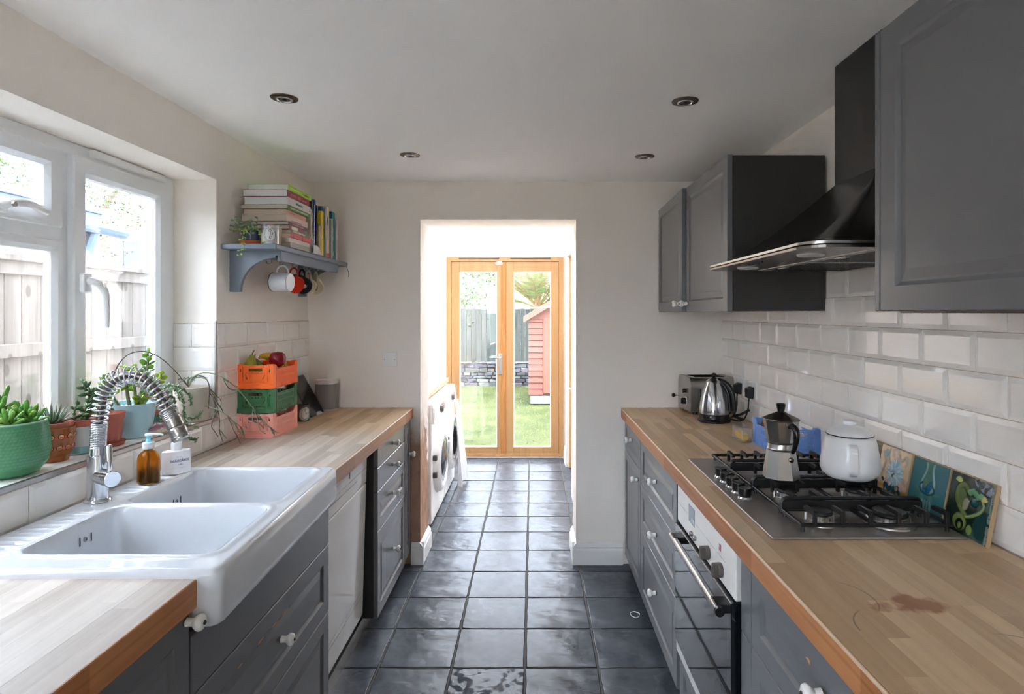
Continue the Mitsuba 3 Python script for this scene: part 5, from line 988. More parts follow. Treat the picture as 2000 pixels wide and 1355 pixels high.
# candle on the shelf
def candle(name, label, x, y, z, r, h, wax, glass, badge_dir, word, dark=False):
    k = thing(name, label, 'candle')
    if dark: add('glass', [(lathe([(r - .002, .0), (r, .003), (r, h), (r - .003, h), (r - .003, .006), (0, .006)], 36, (x, y, z)), glass)], 'vc_gloss', k)
    else: add('glass', lathe([(r, 0), (r, h), (r - .0015, h), (r - .0015, .002), (0, .002)], 36, (x, y, z)), 'thin_glass', k); 
    if not dark: add('wax', [(cyl(r - .0025, h * wax, (x, y, z + .001), 36), (206, 202, 192))], 'vc_satin', k)
    a = badge_dir; R_ = r + .0006; n = 28; bw, bh = r * .82, h * .42
    v, f = [], []
    def wrap(P, off):   # wrap planar (u, v) onto the glass
        t = P[:, 0] / R_ + a; return np.c_[x + (R_ + off) * np.cos(t), y + (R_ + off) * np.sin(t), z + h * .46 + P[:, 1]]
    def plate(poly, off, c):
        m = prism(poly, .0001); m = m.subdivide_to_size(.006); m.vertices = wrap(np.array(m.vertices), off + m.vertices[:, 2]); return (m, c)
    ov_ = affinity.scale(Point(0, 0).buffer(1, 32), bw, bw).buffer(0); ov_ = unary_union([affinity.translate(ov_, 0, d) for d in np.linspace(-(bh - bw), bh - bw, 9)]).buffer(0) if bh > bw else ov_
    pc = [plate(ov_, 0, (206, 206, 202)), plate(ov_.buffer(-.0022).difference(ov_.buffer(-.0034)), .0003, (70, 72, 78)), plate(ov_.buffer(-.0092).difference(ov_.buffer(-.0105)), .0003, (70, 72, 78))]
    for i in range(26):
        t = 2 * PI * i / 26 + .06; e = ov_.buffer(-.0066).exterior; q = e.interpolate(i / 26, normalized=True); pc.append(plate(affinity.rotate(sbox(q.x - .0009, q.y - .0019, q.x + .0009, q.y + .0019), math.degrees(math.atan2(q.y, q.x)) - 90), .0003, (70, 72, 78)))
    for ch, (du, dv) in zip(word, ((-.004, .011), (.003, -.003), (-.002, -.0175))):
        m = meshkit.text_mesh(ch, .0115, .0002, True); m = m.subdivide_to_size(.004); vv = np.array(m.vertices); vv[:, 0] += du - .003; vv[:, 1] += dv; m.vertices = wrap(vv, .0004 + vv[:, 2]); pc.append((m, (60, 62, 68)))
    add('badge', pc, 'vc_satin', k, smooth=0); return k
candle('glass_candle', 'white glass candle lettered OUD on the shelf', -1.135, 2.565, SZT + .0005, .037, .088, .55, None, -1.15, 'OUD')
candle('dark_candle', 'dark glass candle with pale oval badge beside the crates', -1.19, 3.06, WT + .0005, .037, .082, 0, (74, 70, 66), -.75, '34', True)
# mugs on hooks: local axis z = mug axis
def mug(label, y, prof, c, rim=None, inner=None, tilt=.35, yaw=0.0, hx=-1.165, r=.04, hc=None, base=None, hh=.09):
    k = thing('mug', label, 'mug', 'mugs hanging under the shelf'); hook(y, hx)
    # mug axis points along +X (base to the right); handle up on the hook
    M = tr(hx, y, SZT - .066 - .008) @ rot(yaw, (0, 0, 1)) @ rot(tilt, (0, 1, 0)) @ tr(-hh / 2 + .005, 0, -.033 - r) @ rot(PI / 2, (0, 1, 0))
    pcs = [(lathe(prof, 36), c)]
    add('body', shape(pcs, 'vc_gloss', 40), None, k, at=M)
    if rim: add('rim', shape([(lathe([(r - .002, -.001), (r + .0012, -.0005), (r + .0012, .0025), (r, .003)], 36), rim)], 'vc_gloss', 40), None, k, at=M)
    hp = spline([(-r + .003, 0, .018), (-r - .018, 0, .020), (-r - .031, 0, .036), (-r - .031, 0, .052), (-r - .020, 0, .068), (-r + .003, 0, .072)], 6)
    add('handle', shape([(tube(hp, .0045, 8), hc or c)], 'vc_gloss', 60), None, k, at=M)
    if base: add('base_mark', shape([(m_, c_) for m_, c_ in base], 'vc_satin', 0), None, k, at=M)
def mp(r, h, w=.003, taper=1.0): return [(r - w, .004), (r - w, 0), (r, 0), (r * taper, h - .004), (r * taper - .004, h), (0, h), (0, h - .003), (r * taper - w - .003, h - .004), (r - w, .004)]
mug('white enamel mug with a black rim, nearest of the hanging mugs', 2.755, mp(.044, .086), (206, 208, 210), rim=(30, 30, 34), r=.044, tilt=.04, yaw=-.10)
mug('red mug hanging behind the white one', 2.90, mp(.043, .088), (206, 48, 24), r=.043, tilt=.30, yaw=-.5)
def disc(r, z, c): return (cyl(r, .0006, (0, 0, z), 24), c)
mug('black mug with a round emblem on its base', 3.00, mp(.043, .088), (30, 28, 28), r=.043, tilt=.28, yaw=-.75, base=[(face(ring(.012, .012, [(0, 0), (0, .0004)]), '+Z', (-.006, -.006, .088)), (30, 28, 28)), disc(.010, .0882, (206, 206, 206)), (tube([(.004 * math.cos(t) * t / 5, .004 * math.sin(t) * t / 5, .0892) for t in np.linspace(0, 9, 20)], .0008, 5), (40, 40, 44))])
for i, (y, lab, yw) in enumerate(((3.09, 'cream mug with small base print, between the black mug and the last', -.85), (3.195, 'cream mug hanging furthest along the shelf', -.95))):
    mug(lab, y, mp(.042, .086, taper=.92), (206, 192, 164), r=.042, tilt=.45, yaw=yw, base=[(B(-.012 + .007 * q, -.008 + .007 * q, -.008 + .002 * j, -.002 + .006 * j, .0862, .0868), (96, 90, 80)) for q in range(4) for j in range(2)])
hook(2.70, -1.20)
add('ribbon', tube(spline([(-1.088, 3.462, SZT - .022), (-1.08, 3.464, SZT - .04), (-1.074, 3.463, SZT - .075), (-1.076, 3.462, SZT - .085)], 5), .0022, 6), 'shelf_paint', None, 'short grey ribbon hanging from the far corner of the shelf', 'ribbon', smooth=60)

# ---------------------------------------------------------------- plants
def unit_leaf(kind):
    n = 9; s = np.linspace(0, 1, n); 
    wd = {'round': np.sin(PI * np.clip(s, .02, .98)) ** .6 * (.55 + .45 * s), 'oval': np.sin(PI * np.clip(s, .02, .98)) ** .75, 'spike': (1 - s) ** .8 * np.clip(s / .12 + .55, 0, 1) + .01, 'finger': np.clip(s / .15 + .55, 0, 1) * np.clip((1 - s) / .16, .25, 1) ** .5}[kind]
    cv = {'round': .12 * s ** 2, 'oval': -.18 * s ** 2, 'spike': .10 * s ** 2, 'finger': .05 * s ** 2}[kind]
    v, f = [], []; k = 6
    for i in range(n):
        for j in range(k):
            t = 2 * PI * j / k; v.append((.5 * wd[i] * math.cos(t), s[i], cv[i] + .5 * wd[i] * math.sin(t)))
    for i in range(n - 1):
        for j in range(k): a, b = i * k + j, i * k + (j + 1) % k; f += [(a, b, b + k), (a, b + k, a + k)]
    v += [(0, 0, 0), (0, 1, cv[-1])]; f += [(len(v) - 2, (j + 1) % k, j) for j in range(k)] + [(len(v) - 1, (n - 1) * k + j, (n - 1) * k + (j + 1) % k) for j in range(k)]
    m = trimesh.Trimesh(np.array(v), np.array(f), process=False); m.fix_normals(); return m
LEAF = {}
def leaf_ply(kind, c, tip, m='leaf'):
    q = (kind, c, tip, m)
    if q not in LEAF:
        ms = unit_leaf(kind); t = np.clip(ms.vertices[:, 1:2], 0, 1); cc = lin(c) * (1 - t) + lin(tip) * t; LEAF[q] = mikit.ply(ms, m, smooth=True, color=cc)
    return LEAF[q]
def leaf_at(parent, kind, c, tip, p, d, L_, W_2, Tk, m='leaf', roll=0.0):
    d = np.asarray(d, float); d /= np.linalg.norm(d); up = np.array((0, 0, 1.0)); x = np.cross(d, up); x = x / np.linalg.norm(x) if np.linalg.norm(x) > 1e-3 else np.array((1.0, 0, 0)); zz = np.cross(x, d)
    x, zz = x * math.cos(roll) + zz * math.sin(roll), zz * math.cos(roll) - x * math.sin(roll)
    M = np.eye(4); M[:3, 0], M[:3, 1], M[:3, 2], M[:3, 3] = x * W_2, d * L_, zz * Tk, p; add('leaf', leaf_ply(kind, c, tip, m), None, parent, at=M)
SZ_ = 1.0412
def soil(k, x, y, z, r): add('soil', [(lathe([(r, 0), (r * .5, .004), (0, .005)], 20, (x, y, z)), (52, 42, 34))], 'vc_matte', k)
# 1 green textured pot
k = thing('potted_succulent', 'chunky green succulent in a big dimpled green pot on the sill', 'potted plant')
px_, py_ = -1.402, 1.585
prof = [(0, 0), (.050, 0), (.066, .006), (.083, .030), (.0895, .062), (.0885, .10), (.083, .142)]
pm = lathe([(a, b) for a, b in zip(np.interp(np.linspace(0, 1, 70), np.linspace(0, 1, 7), [q[0] for q in prof]), np.interp(np.linspace(0, 1, 70), np.linspace(0, 1, 7), [q[1] for q in prof]))] + [(.0815, .1445), (.079, .144), (.078, .125), (0, .125)], 160)
vv = np.array(pm.vertices); rr = np.hypot(vv[:, 0], vv[:, 1]); an = np.arctan2(vv[:, 1], vv[:, 0]); w_ = np.clip(vv[:, 2] / .03, 0, 1) * np.clip((.138 - vv[:, 2]) / .01, 0, 1) * (rr > .08)
row = vv[:, 2] / .0085; bump = np.abs(np.sin(an * 30 + PI / 2 * np.round(row))) * (.5 + .5 * np.cos(2 * PI * row)); s_ = 1 + .028 * bump * w_; pm.vertices = np.c_[vv[:, 0] * s_, vv[:, 1] * s_, vv[:, 2]] + (px_, py_, SZ_)
cc = lin((70, 132, 92)) * (1 - bump[:, None] * w_[:, None] * .35) + lin((150, 196, 160)) * (bump * w_ * .25)[:, None]; cc[vv[:, 2] > .139] = lin((150, 190, 164))
add('pot', mikit.ply(pm, 'vc_gloss', smooth=True, color=cc), None, k); soil(k, px_, py_, SZ_ + .126, .078)
r = np.random.default_rng(31)
for s in range(7):
    b = np.array((px_ + r.uniform(-.045, .045), py_ + r.uniform(-.05, .055), SZ_ + .126)); hgt = r.uniform(.01, .03) if s else .075
    if s == 0: b = np.array((px_ - .02, py_ + .005, SZ_ + .126))
    add('stem', [(tube([b, b + (0, 0, hgt)], .006, 8), (110, 128, 70))], 'vc_satin', k)
    for i in range(9):
        a = i * 2.4 + s; el = .35 + .11 * i; d = (math.cos(a) * math.cos(el), math.sin(a) * math.cos(el), math.sin(el)); leaf_at(k, 'finger', (74, 118, 46), (104, 158, 66) if i % 3 else (140, 178, 80), b + np.array((0, 0, hgt * (.4 + .07 * i))), d, r.uniform(.032, .05), .013, .010)
# 2 brown patterned pot + haworthia
def potted(name, label): return thing(name, label, 'potted plant')
k = potted('potted_haworthia', 'spiky haworthia in a brown patterned retro pot'); px_, py_ = -1.408, 1.742
pp = lathe([(0, 0), (.037, 0), (.039, .010), (.0385, .016), (.044, .024), (.0505, .050), (.053, .098), (.0515, .099), (.050, .090), (0, .088)], 72); mm = trimesh.graph.smooth_shade(pp.subdivide(), angle=.6, facet_minarea=None); vv = np.array(mm.vertices); an = np.arctan2(vv[:, 1], vv[:, 0])
cc = lin((150, 82, 34)) * (.7 + .6 * meshkit.fbm(np.c_[np.cos(an) * 3, np.sin(an) * 3, vv[:, 2] * 40], 3, 5)[:, None])
mm.vertices = vv + (px_, py_, SZ_); add('pot', mikit.ply(mm, 'vc_gloss', smooth=True, color=cc), None, k)
for z in (.040, .072):
    rz_ = np.interp(z, [.024, .050, .098], [.044, .0505, .053])
    add('painted_band', [(lathe([(rz_ + .0001, -.0035), (rz_ + .0007, -.003), (rz_ + .0009, .003), (rz_ + .0003, .0035)], 64, (px_, py_, SZ_ + z)), (206, 86, 70))], 'vc_gloss', k)
    for i in range(14):
        t = 2 * PI * i / 14 + z * 30; c_ = np.array((px_ + (rz_ + .0012) * math.cos(t), py_ + (rz_ + .0012) * math.sin(t), SZ_ + z + .002)); R3 = tr(*c_) @ rot(t, (0, 0, 1)) @ rot(PI / 2, (0, 1, 0))
        add('painted_ring', shape([(lathe([(.0082, -.0006), (.0074, .0008), (.0066, -.0006)], 18), (70, 34, 24)), (lathe([(.0066, .0), (.0045, .0006), (0, .0006)], 16), (214, 170, 110)), (B(-.0005, .0040, -.0042, .0042, .0003, .001), (206, 70, 60))], 'vc_gloss', 40), None, k, at=R3)
add('liner_pot', [(lathe([(.048, .085), (.0495, .092), (.0500, .112), (.048, .113), (.046, .105), (0, .104)], 40, (px_ - .003, py_, SZ_)), (166, 84, 62))], 'vc_satin', k); soil(k, px_ - .003, py_, SZ_ + .105, .046)
for i in range(38):
    a = i * 2.4; el = .25 + 1.15 * (i / 38); d = (math.cos(a) * math.cos(el), math.sin(a) * math.cos(el), math.sin(el)); leaf_at(k, 'spike', (76, 96, 70), (120, 104, 84) if i < 16 else (112, 136, 108), (px_ - .003 + .010 * math.cos(a), py_ + .010 * math.sin(a), SZ_ + .105), d, .052 + .014 * (i % 4) / 4 + .012 * (i / 38), .0095, .005)
# 3 small pale glazed pot
k = potted('potted_crassula', 'small dark leaved crassula in a pale ridged pot'); px_, py_ = -1.40, 1.838
pp = [(0, 0), (.036, 0), (.040, .004)] + [(.0405 + .003 * i / 14 + (.0008 if i % 2 else 0), .010 + .0052 * i) for i in range(15)] + [(.0425, .086), (.041, .087), (.040, .08), (0, .08)]
add('pot', [(lathe(pp, 48, (px_, py_, SZ_)), (200, 206, 202))], 'vc_gloss', k); add('glaze_foot', [(lathe([(.0405, .003), (.0422, .006), (.0425, .022), (.0418, .026)], 48, (px_, py_, SZ_)), (132, 176, 180))], 'vc_gloss', k)
add('liner_pot', [(lathe([(.040, .082), (.0435, .086), (.0445, .104), (.043, .105), (.041, .098), (0, .098)], 40, (px_, py_, SZ_)), (176, 92, 70))], 'vc_satin', k); soil(k, px_, py_, SZ_ + .099, .041)
def pairs(k, pts, n, L0, W0, T0, c, tip, kind='oval', m='leaf', seed=0, s0=.15, el=.35, sr=.0035, sc=(92, 110, 62)):
    r = np.random.default_rng(seed); q = spline(pts, 10); add('stem', [(tube(q, np.linspace(sr * 1.3, sr * .7, len(q)), 6), sc)], 'vc_satin', k)
    for i in range(n):
        s = s0 + (1 - s0) * i / max(n - 1, 1); p = q[int(s * (len(q) - 1))]; tng = q[min(int(s * (len(q) - 1)) + 1, len(q) - 1)] - q[max(int(s * (len(q) - 1)) - 1, 0)]; tng /= np.linalg.norm(tng)
        a = i * PI / 2 + r.normal(0, .25) + seed; e = np.cross(tng, (math.cos(a), math.sin(a), .2)); e /= np.linalg.norm(e)
        for sg in (-1, 1): leaf_at(k, kind, c, tip, p, e * sg * math.cos(el + .4 * s) + tng * math.sin(el + .4 * s), L0 * r.uniform(.75, 1.15) * (1 - .35 * s), W0 * (1 - .3 * s), T0, m, roll=r.normal(0, .35) + (.9 if sg * e[0] > 0 else -.9))
zs = SZ_ + .10
pairs(k, [(px_, py_, zs), (px_ + .005, py_ + .01, zs + .03), (px_ + .01, py_ + .03, zs + .065)], 5, .032, .014, .007, (44, 74, 40), (84, 120, 74), seed=1)
pairs(k, [(px_ - .01, py_ - .01, zs), (px_ - .01, py_ - .015, zs + .025), (px_ - .005, py_ - .01, zs + .05)], 4, .030, .014, .007, (40, 70, 40), (80, 116, 70), seed=2)
pairs(k, [(px_ + .005, py_ + .0, zs), (px_ + .03, py_ + .03, zs + .02), (px_ + .05, py_ + .055, zs + .03)], 4, .028, .013, .007, (48, 80, 44), (96, 130, 80), seed=3)
# 4 terracotta plastic pot and saucer
k = potted('potted_jade_cutting', 'tall dark jade cutting in a terracotta pot with saucer'); px_, py_ = -1.40, 1.942
add('saucer', [(lathe([(0, 0), (.052, 0), (.0575, .012), (.056, .013), (.051, .004), (0, .004)], 48, (px_, py_, SZ_)), (150, 76, 58))], 'vc_satin', k)
add('pot', [(lathe([(0, .0045), (.043, .0045), (.0505, .084), (.054, .085), (.0565, .106), (.0545, .107), (.052, .094), (0, .092)], 48, (px_, py_, SZ_)), (168, 86, 66))], 'vc_satin', k); soil(k, px_, py_, SZ_ + .093, .054)
zs = SZ_ + .095
pairs(k, [(px_, py_, zs), (px_ - .0, py_ - .025, zs + .045), (px_ + .0, py_ - .075, zs + .085), (px_ - .0, py_ - .09, zs + .115)], 9, .044, .019, .009, (40, 66, 44), (92, 122, 84), seed=4, sr=.006, sc=(70, 84, 46), s0=.3)
pairs(k, [(px_, py_, zs + .01), (px_ + .004, py_ - .01, zs + .06), (px_ + .008, py_ - .01, zs + .125)], 8, .040, .019, .010, (74, 112, 48), (124, 158, 76), seed=5, sr=.005, s0=.45)
# 5 pale blue pot with bright jade
k = potted('potted_jade_plant', 'bright round leaved jade plant in a pale blue pot'); px_, py_ = -1.405, 2.080
add('pot', [(lathe([(0, 0), (.054, 0), (.058, .005), (.0745, .118), (.072, .1185), (.070, .105), (0, .11)], 56, (px_, py_, SZ_)), (168, 204, 212))], 'vc_satin', k, smooth=40); soil(k, px_, py_, SZ_ + .104, .069)
zs = SZ_ + .105; JL, JT = (150, 180, 64), (196, 214, 96)
for i, (pts, n, a, b) in enumerate((([(-.03, -.02, 0), (-.03, -.055, .045), (-.025, -.085, .085)], 7, JL, JT), ([(0, -.01, 0), (.01, -.04, .06), (.02, -.055, .13)], 7, (112, 152, 70), (170, 200, 100)), ([(.01, .01, 0), (.015, .04, .075), (.02, .055, .165), (.015, .06, .185)], 8, (104, 148, 84), (150, 190, 90)),
        ([(.02, .02, 0), (.03, .07, .05), (.035, .105, .10)], 7, JL, JT), ([(.0, .02, 0), (-.01, .02, .09), (-.015, .015, .13)], 7, (140, 176, 84), (190, 214, 110)), ([(.03, .0, 0), (.05, .01, .05), (.055, .02, .075)], 5, (84, 130, 70), (130, 170, 96)), ([(.01, -.03, 0), (.045, -.03, .02), (.05, -.035, .035)], 5, (120, 156, 60), (170, 196, 80)))):
    pairs(k, [(px_ + a_, py_ + b_, zs + c_) for a_, b_, c_ in pts], n, .040, .031, .007, a, b, 'round', 'thin_leaf', seed=10 + i, sr=.0055, sc=(122, 120, 90), s0=.5, el=.15)
# 6 green ribbed cup with trailing sedum
k = potted('potted_sedum', 'trailing sedum in a green ribbed cup and terracotta liner'); px_, py_ = -1.412, 2.235
add('cup', [(lathe([(0, 0), (.030, 0), (.034, .004)] + [(.0335 + .0008 * (i % 2), .006 + .005 * i) for i in range(9)] + [(.034, .053), (0, .053)], 40, (px_, py_, SZ_)), (64, 92, 78))], 'vc_gloss', k)
add('liner_pot', [(lathe([(.030, .052), (.0385, .108), (.040, .109), (.041, .122), (.039, .123), (0, .118)], 36, (px_, py_, SZ_)), (160, 84, 64))], 'vc_satin', k)
r = np.random.default_rng(77); V_, C_ = [], []; ul = unit_leaf('oval')
def tiny_leaves(paths, step, L_, pal, width=.5):
    vs, fs, cs = [], [], []; o = 0; i = 0
    for q in paths:
        q = spline(q, 14); sl = np.r_[0, np.cumsum(np.linalg.norm(np.diff(q, axis=0), axis=1))]
        for s in np.arange(.01, sl[-1], step):
            p = np.array([np.interp(s, sl, q[:, j]) for j in range(3)])
            for _ in range(2):
                i += 1; d = r.normal(0, 1, 3); d[2] += .5; d /= np.linalg.norm(d); x = np.cross(d, (.3, .2, 1)); x /= np.linalg.norm(x); zz = np.cross(x, d); l = L_ * r.uniform(.7, 1.2)
                v = np.array([p, p + d * l * .5 + x * l * width * .5, p + d * l + zz * l * .1, p + d * l * .5 - x * l * width * .5, p + d * l * .5 + zz * l * .25]); vs.append(v); fs.append(np.array([[0, 1, 4], [1, 2, 4], [2, 3, 4], [3, 0, 4], [0, 2, 1], [0, 3, 2]]) + o); o += 5; cs.append(np.tile(lin(pal[i % len(pal)]), (5, 1)))
    return trimesh.Trimesh(np.vstack(vs), np.vstack(fs), process=False), np.vstack(cs)
tz = SZ_ + .12
paths = [[(px_, py_, tz), (px_ + .02, py_ - .02, tz + .03), (px_ + .045, py_ - .01, tz + .01), (px_ + .055, py_ + .0, tz - .05)], [(px_, py_, tz), (px_ + .03, py_ + .03, tz + .035), (px_ + .07, py_ + .03, tz + .0), (px_ + .085, py_ + .02, tz - .06), (px_ + .09, py_ + .03, tz - .105)],
         [(px_, py_, tz), (px_ + .02, py_ + .05, tz + .03), (px_ + .06, py_ + .07, tz + .01), (px_ + .075, py_ + .08, tz - .05)], [(px_ + .03, py_, tz - .01), (px_ + .07, py_ - .02, tz - .06), (px_ + .085, py_ + .03, tz - .115), (px_ + .11, py_ + .07, tz - .135)], [(px_, py_, tz), (px_ + .02, py_ - .04, tz + .01), (px_ + .05, py_ - .06, tz - .06), (px_ + .06, py_ - .09, tz - .11)],
         [(px_ + .02, py_ + .02, tz), (px_ + .055, py_ + .01, tz + .025), (px_ + .07, py_ + .02, tz - .02)], [(px_ + .08, py_ + .02, tz - .10), (px_ + .10, py_ + .0, tz - .14), (px_ + .115, py_ + .01, tz - .165), (px_ + .12, py_ + .05, tz - .17)], [(px_ + .05, py_ + .06, tz - .08), (px_ + .09, py_ + .09, tz - .10), (px_ + .10, py_ + .12, tz - .08)]]
m, c = tiny_leaves(paths, .0022, .0125, [(108, 138, 104), (140, 168, 132), (166, 188, 146), (92, 120, 94)]); add('trailing_leaves', mikit.ply(m, 'leaf', smooth=False, color=c), None, k, kind='stuff')
for q in paths: add('stem', [(tube(spline(q, 8), .0018, 5), (106, 96, 70))], 'vc_matte', k)
# 7 rhipsalis in a grey beige pot
k = potted('potted_rhipsalis', 'leafless rhipsalis with long arching stems in a beige pot'); px_, py_ = -1.385, 2.388
add('pot', [(lathe([(0, 0), (.058, 0), (.062, .004), (.0655, .135), (.063, .136), (.061, .12), (0, .12)], 48, (px_ + .012, py_ - .0, SZ_)), (196, 186, 172))], 'vc_matte', k, smooth=40)
r = np.random.default_rng(5); tp_ = np.array((px_, py_, SZ_ + .135)); GB = [(84, 92, 66), (104, 96, 74), (120, 132, 98), (70, 76, 58)]
def frond(pts, rad=.0024, branch=0, c=None):
    q = spline(pts, 8); add('stem', [(tube(q, np.linspace(rad, rad * .7, len(q)), 6), c or GB[int(r.integers(4))])], 'vc_satin', k)
    return q
def spray(p, n, l, down=1.0, depth=1):
    for i in range(n):
        d = np.array((r.uniform(.0, 1.0), r.uniform(-.7, .7), -down * r.uniform(.5, 1.2))); d /= np.linalg.norm(d); e = p + d * l * r.uniform(.7, 1.2); m_ = (p + e) / 2 + r.normal(0, .004, 3); e[0] = max(e[0], XL + .02); e[2] = max(e[2], WT + .006) if e[0] > XL else max(e[2], SZ_ + .004)
        frond([p, m_, e], .002)
        if depth: spray(e, 2 if depth > 1 else int(r.integers(1, 3)), l * .7, down, depth - 1)
frond([(-1.40, 1.978, 1.255), (-1.40, 2.035, 1.322), (-1.40, 2.15, 1.333), (-1.395, 2.28, 1.272), (-1.39, 2.36, 1.205), tp_], .0021, c=(70, 66, 56))
a1 = frond([tp_, (-1.36, 2.41, 1.225), (-1.29, 2.42, 1.222), (-1.22, 2.45, 1.16), (-1.16, 2.50, 1.05), (-1.125, 2.54, .985)]); spray(a1[14], 2, .05, .8, 1); spray(a1[30], 3, .075, 1.0, 1); spray(a1[-1], 4, .05, .9, 0)
a2 = frond([tp_, (-1.37, 2.36, 1.21), (-1.34, 2.30, 1.222), (-1.36, 2.24, 1.19), (-1.37, 2.22, 1.15)], c=GB[2])
a3 = frond([tp_, (-1.34, 2.40, 1.22), (-1.31, 2.39, 1.20), (-1.30, 2.385, 1.14), (-1.30, 2.38, 1.09)]); spray(a3[20], 3, .06, 1.0, 1)
a4 = frond([(-1.33, 2.39, 1.10), (-1.27, 2.36, 1.095), (-1.22, 2.36, 1.07), (-1.19, 2.37, 1.03)]); spray(a4[12], 2, .07, 1.1, 1); spray(a4[-1], 3, .045, .8, 1); spray(a4[18], 2, .08, 1.2, 1)
for i in range(7): a = i * .9; frond([tp_, tp_ + (.03 * math.cos(a), .04 * math.sin(a), .035), tp_ + (.05 * math.cos(a) + .02, .06 * math.sin(a), .03)], .0022)
# shell
sh2 = thing('mineral_stone', 'purple and white crystal stone on the sill behind the pump bottle', 'stone')
m = trimesh.creation.icosphere(3, 1.0); n3 = meshkit.fbm(np.array(m.vertices) * 2.2, 4, 3); m.vertices = np.array(m.vertices) * (.7 + .6 * n3)[:, None] * (.026, .055, .022) + (-1.348, 2.13, SZ_ + .016)
t = np.clip((np.array(m.vertices)[:, 2:3] - SZ_ - .012) / .014, 0, 1) * (n3[:, None] > .42); add('body', mikit.ply(m, 'vc_satin', smooth=True, color=lin((206, 198, 180)) * (1 - t) + lin((150, 96, 122)) * t), None, sh2)
# shelf plant
k = potted('trailing_shelf_plant', 'trailing coin leaved plant in a navy pot on an orange saucer'); px_, py_, z0 = -1.222, 2.585, SZT + .0006
add('saucer', [(lathe([(0, 0), (.044, 0), (.054, .014), (.0565, .0155), (.053, .017), (.046, .006), (0, .006)], 40, (px_, py_, z0)), (190, 98, 52))], 'vc_satin', k)
add('pot', [(lathe([(0, .0065), (.034, .0065), (.042, .045), (.044, .0585), (.0425, .059), (.040, .05), (0, .05)], 40, (px_, py_, z0)), (46, 56, 76))], 'vc_gloss', k); soil(k, px_, py_, z0 + .051, .04)
r = np.random.default_rng(9)
for i, (ex, ey, ez, n) in enumerate(((-.075, -.02, .01, 5), (-.05, -.05, .05, 4), (-.03, -.055, .06, 4), (.02, -.055, .05, 4), (.045, -.04, .06, 4), (.065, -.03, -.02, 4), (-.085, .0, .035, 4), (-.015, -.065, -.07, 6), (.005, -.07, -.045, 5), (.03, -.06, .02, 4), (.075, -.045, -.045, 3))):
    q = frond([(px_, py_, z0 + .052), (px_ + ex * .45, py_ + ey * .6, z0 + .055 + max(ez, .02) * .5), (px_ + ex * .9, py_ + ey * 1.0, z0 + .055 + ez * .6), (px_ + ex, py_ + ey * 1.15, max(z0 + .05 + ez, z0 + .004) if ey > -.06 else z0 + .02 + ez)], .0011, c=(120, 130, 80))
    for s in np.linspace(.35, 1, n):
        p = q[int(s * (len(q) - 1))]
        for sg in (-1, 1): d = np.array((sg * .8 + r.normal(0, .3), -.5 + r.normal(0, .3), r.normal(.1, .3))); g = (118, 146, 66) if ez < .02 else (104, 126, 88); leaf_at(k, 'round', g, (150, 170, 90) if ez < .02 else (124, 146, 104), p, d, .014, .013, .003, 'leaf', roll=1.0)

# ---------------------------------------------------------------- mixer tap
tk = thing('spring_mixer_tap', 'chrome mixer tap with spring hose arching over the sink', 'tap')
tx, ty, tz = -1.247, 1.702, .9365
add('base_flange', lathe([(0, 0), (.0335, 0), (.0335, .004), (.031, .007), (0, .007)], 40, (tx, ty, tz)), 'chrome', tk, smooth=40)
add('body', lathe([(.0265, .006), (.0265, .128), (.0255, .131), (.021, .132), (.021, .152), (.019, .154), (0, .154)], 40, (tx, ty, tz)), 'chrome', tk, smooth=40)
hdir = np.array((.86, -.51, 0)); bb = np.array((tx, ty, tz + .072)); ang_ = math.atan2(hdir[1], hdir[0])
Mh = tr(*bb) @ rot(ang_, (0, 0, 1)) @ rot(PI / 2, (0, 1, 0))
add('mixer_cartridge', shape(J(lathe([(.022, .0), (.022, .045), (.0205, .0465), (.0225, .048), (.0225, .082), (.021, .084), (0, .084)], 36)), 'chrome', 40), None, tk, at=Mh)
lb = bb + hdir * .066; ldv = np.array((-.06, .03, 1)); add('lever', tube([lb + (0, 0, .018), lb + (0, 0, .045) + ldv * 0, lb + (-.003, .002, .05), lb + (-.006, .004, .092), lb + (-.0065, .004, .094)], [.006, .0065, .009, .0095, .006], 18), 'chrome', tk, smooth=40)
arc = spline([(tx, ty, tz + .150), (tx + .004, ty, tz + .22), (tx + .010, ty, tz + .27), (tx + .030, ty, tz + .325), (tx + .075, ty + .0, tz + .358), (tx + .125, ty, tz + .352), (tx + .172, ty, tz + .31), (tx + .205, ty, tz + .25)], 40)
sl = np.r_[0, np.cumsum(np.linalg.norm(np.diff(arc, axis=0), axis=1))]; Ls = sl[-1]
add('hose', tube(arc[::4], .0098, 14), 'dark_steel', tk, smooth=60)
def coil(s0, s1, turns, rad, wr, n=16):
    t = np.linspace(0, 1, int(turns * n) + 1); s = s0 + (s1 - s0) * t; P = np.c_[[np.interp(s, sl, arc[:, j]) for j in range(3)]].T; D = np.c_[[np.interp(s, sl, np.gradient(arc, axis=0)[:, j]) for j in range(3)]].T; D /= np.linalg.norm(D, axis=1, keepdims=True)
    e1 = np.tile((0, 1.0, 0), (len(t), 1)); e2 = np.cross(D, e1); a = 2 * PI * turns * t; rr_ = np.broadcast_to(rad, t.shape) if np.isscalar(rad) else np.interp(t, np.linspace(0, 1, len(rad)), rad)
    return tube(P + e1 * (rr_ * np.cos(a))[:, None] + e2 * (rr_ * np.sin(a))[:, None], wr, 8)
add('spring', J(coil(.004, .072, 14, .0185, .0024, 14), coil(.072, Ls - .004, 22, [.0185, .0235, .0245, .0245, .022], .0026, 16)), 'chrome', tk, smooth=60)
hdv_ = arc[-1] - arc[-5]; hdv_ /= np.linalg.norm(hdv_); a_ = math.atan2(hdv_[0], hdv_[2])
Mh = tr(*arc[-1]) @ rot(a_, (0, 1, 0)) @ tr(0, 0, -.006)
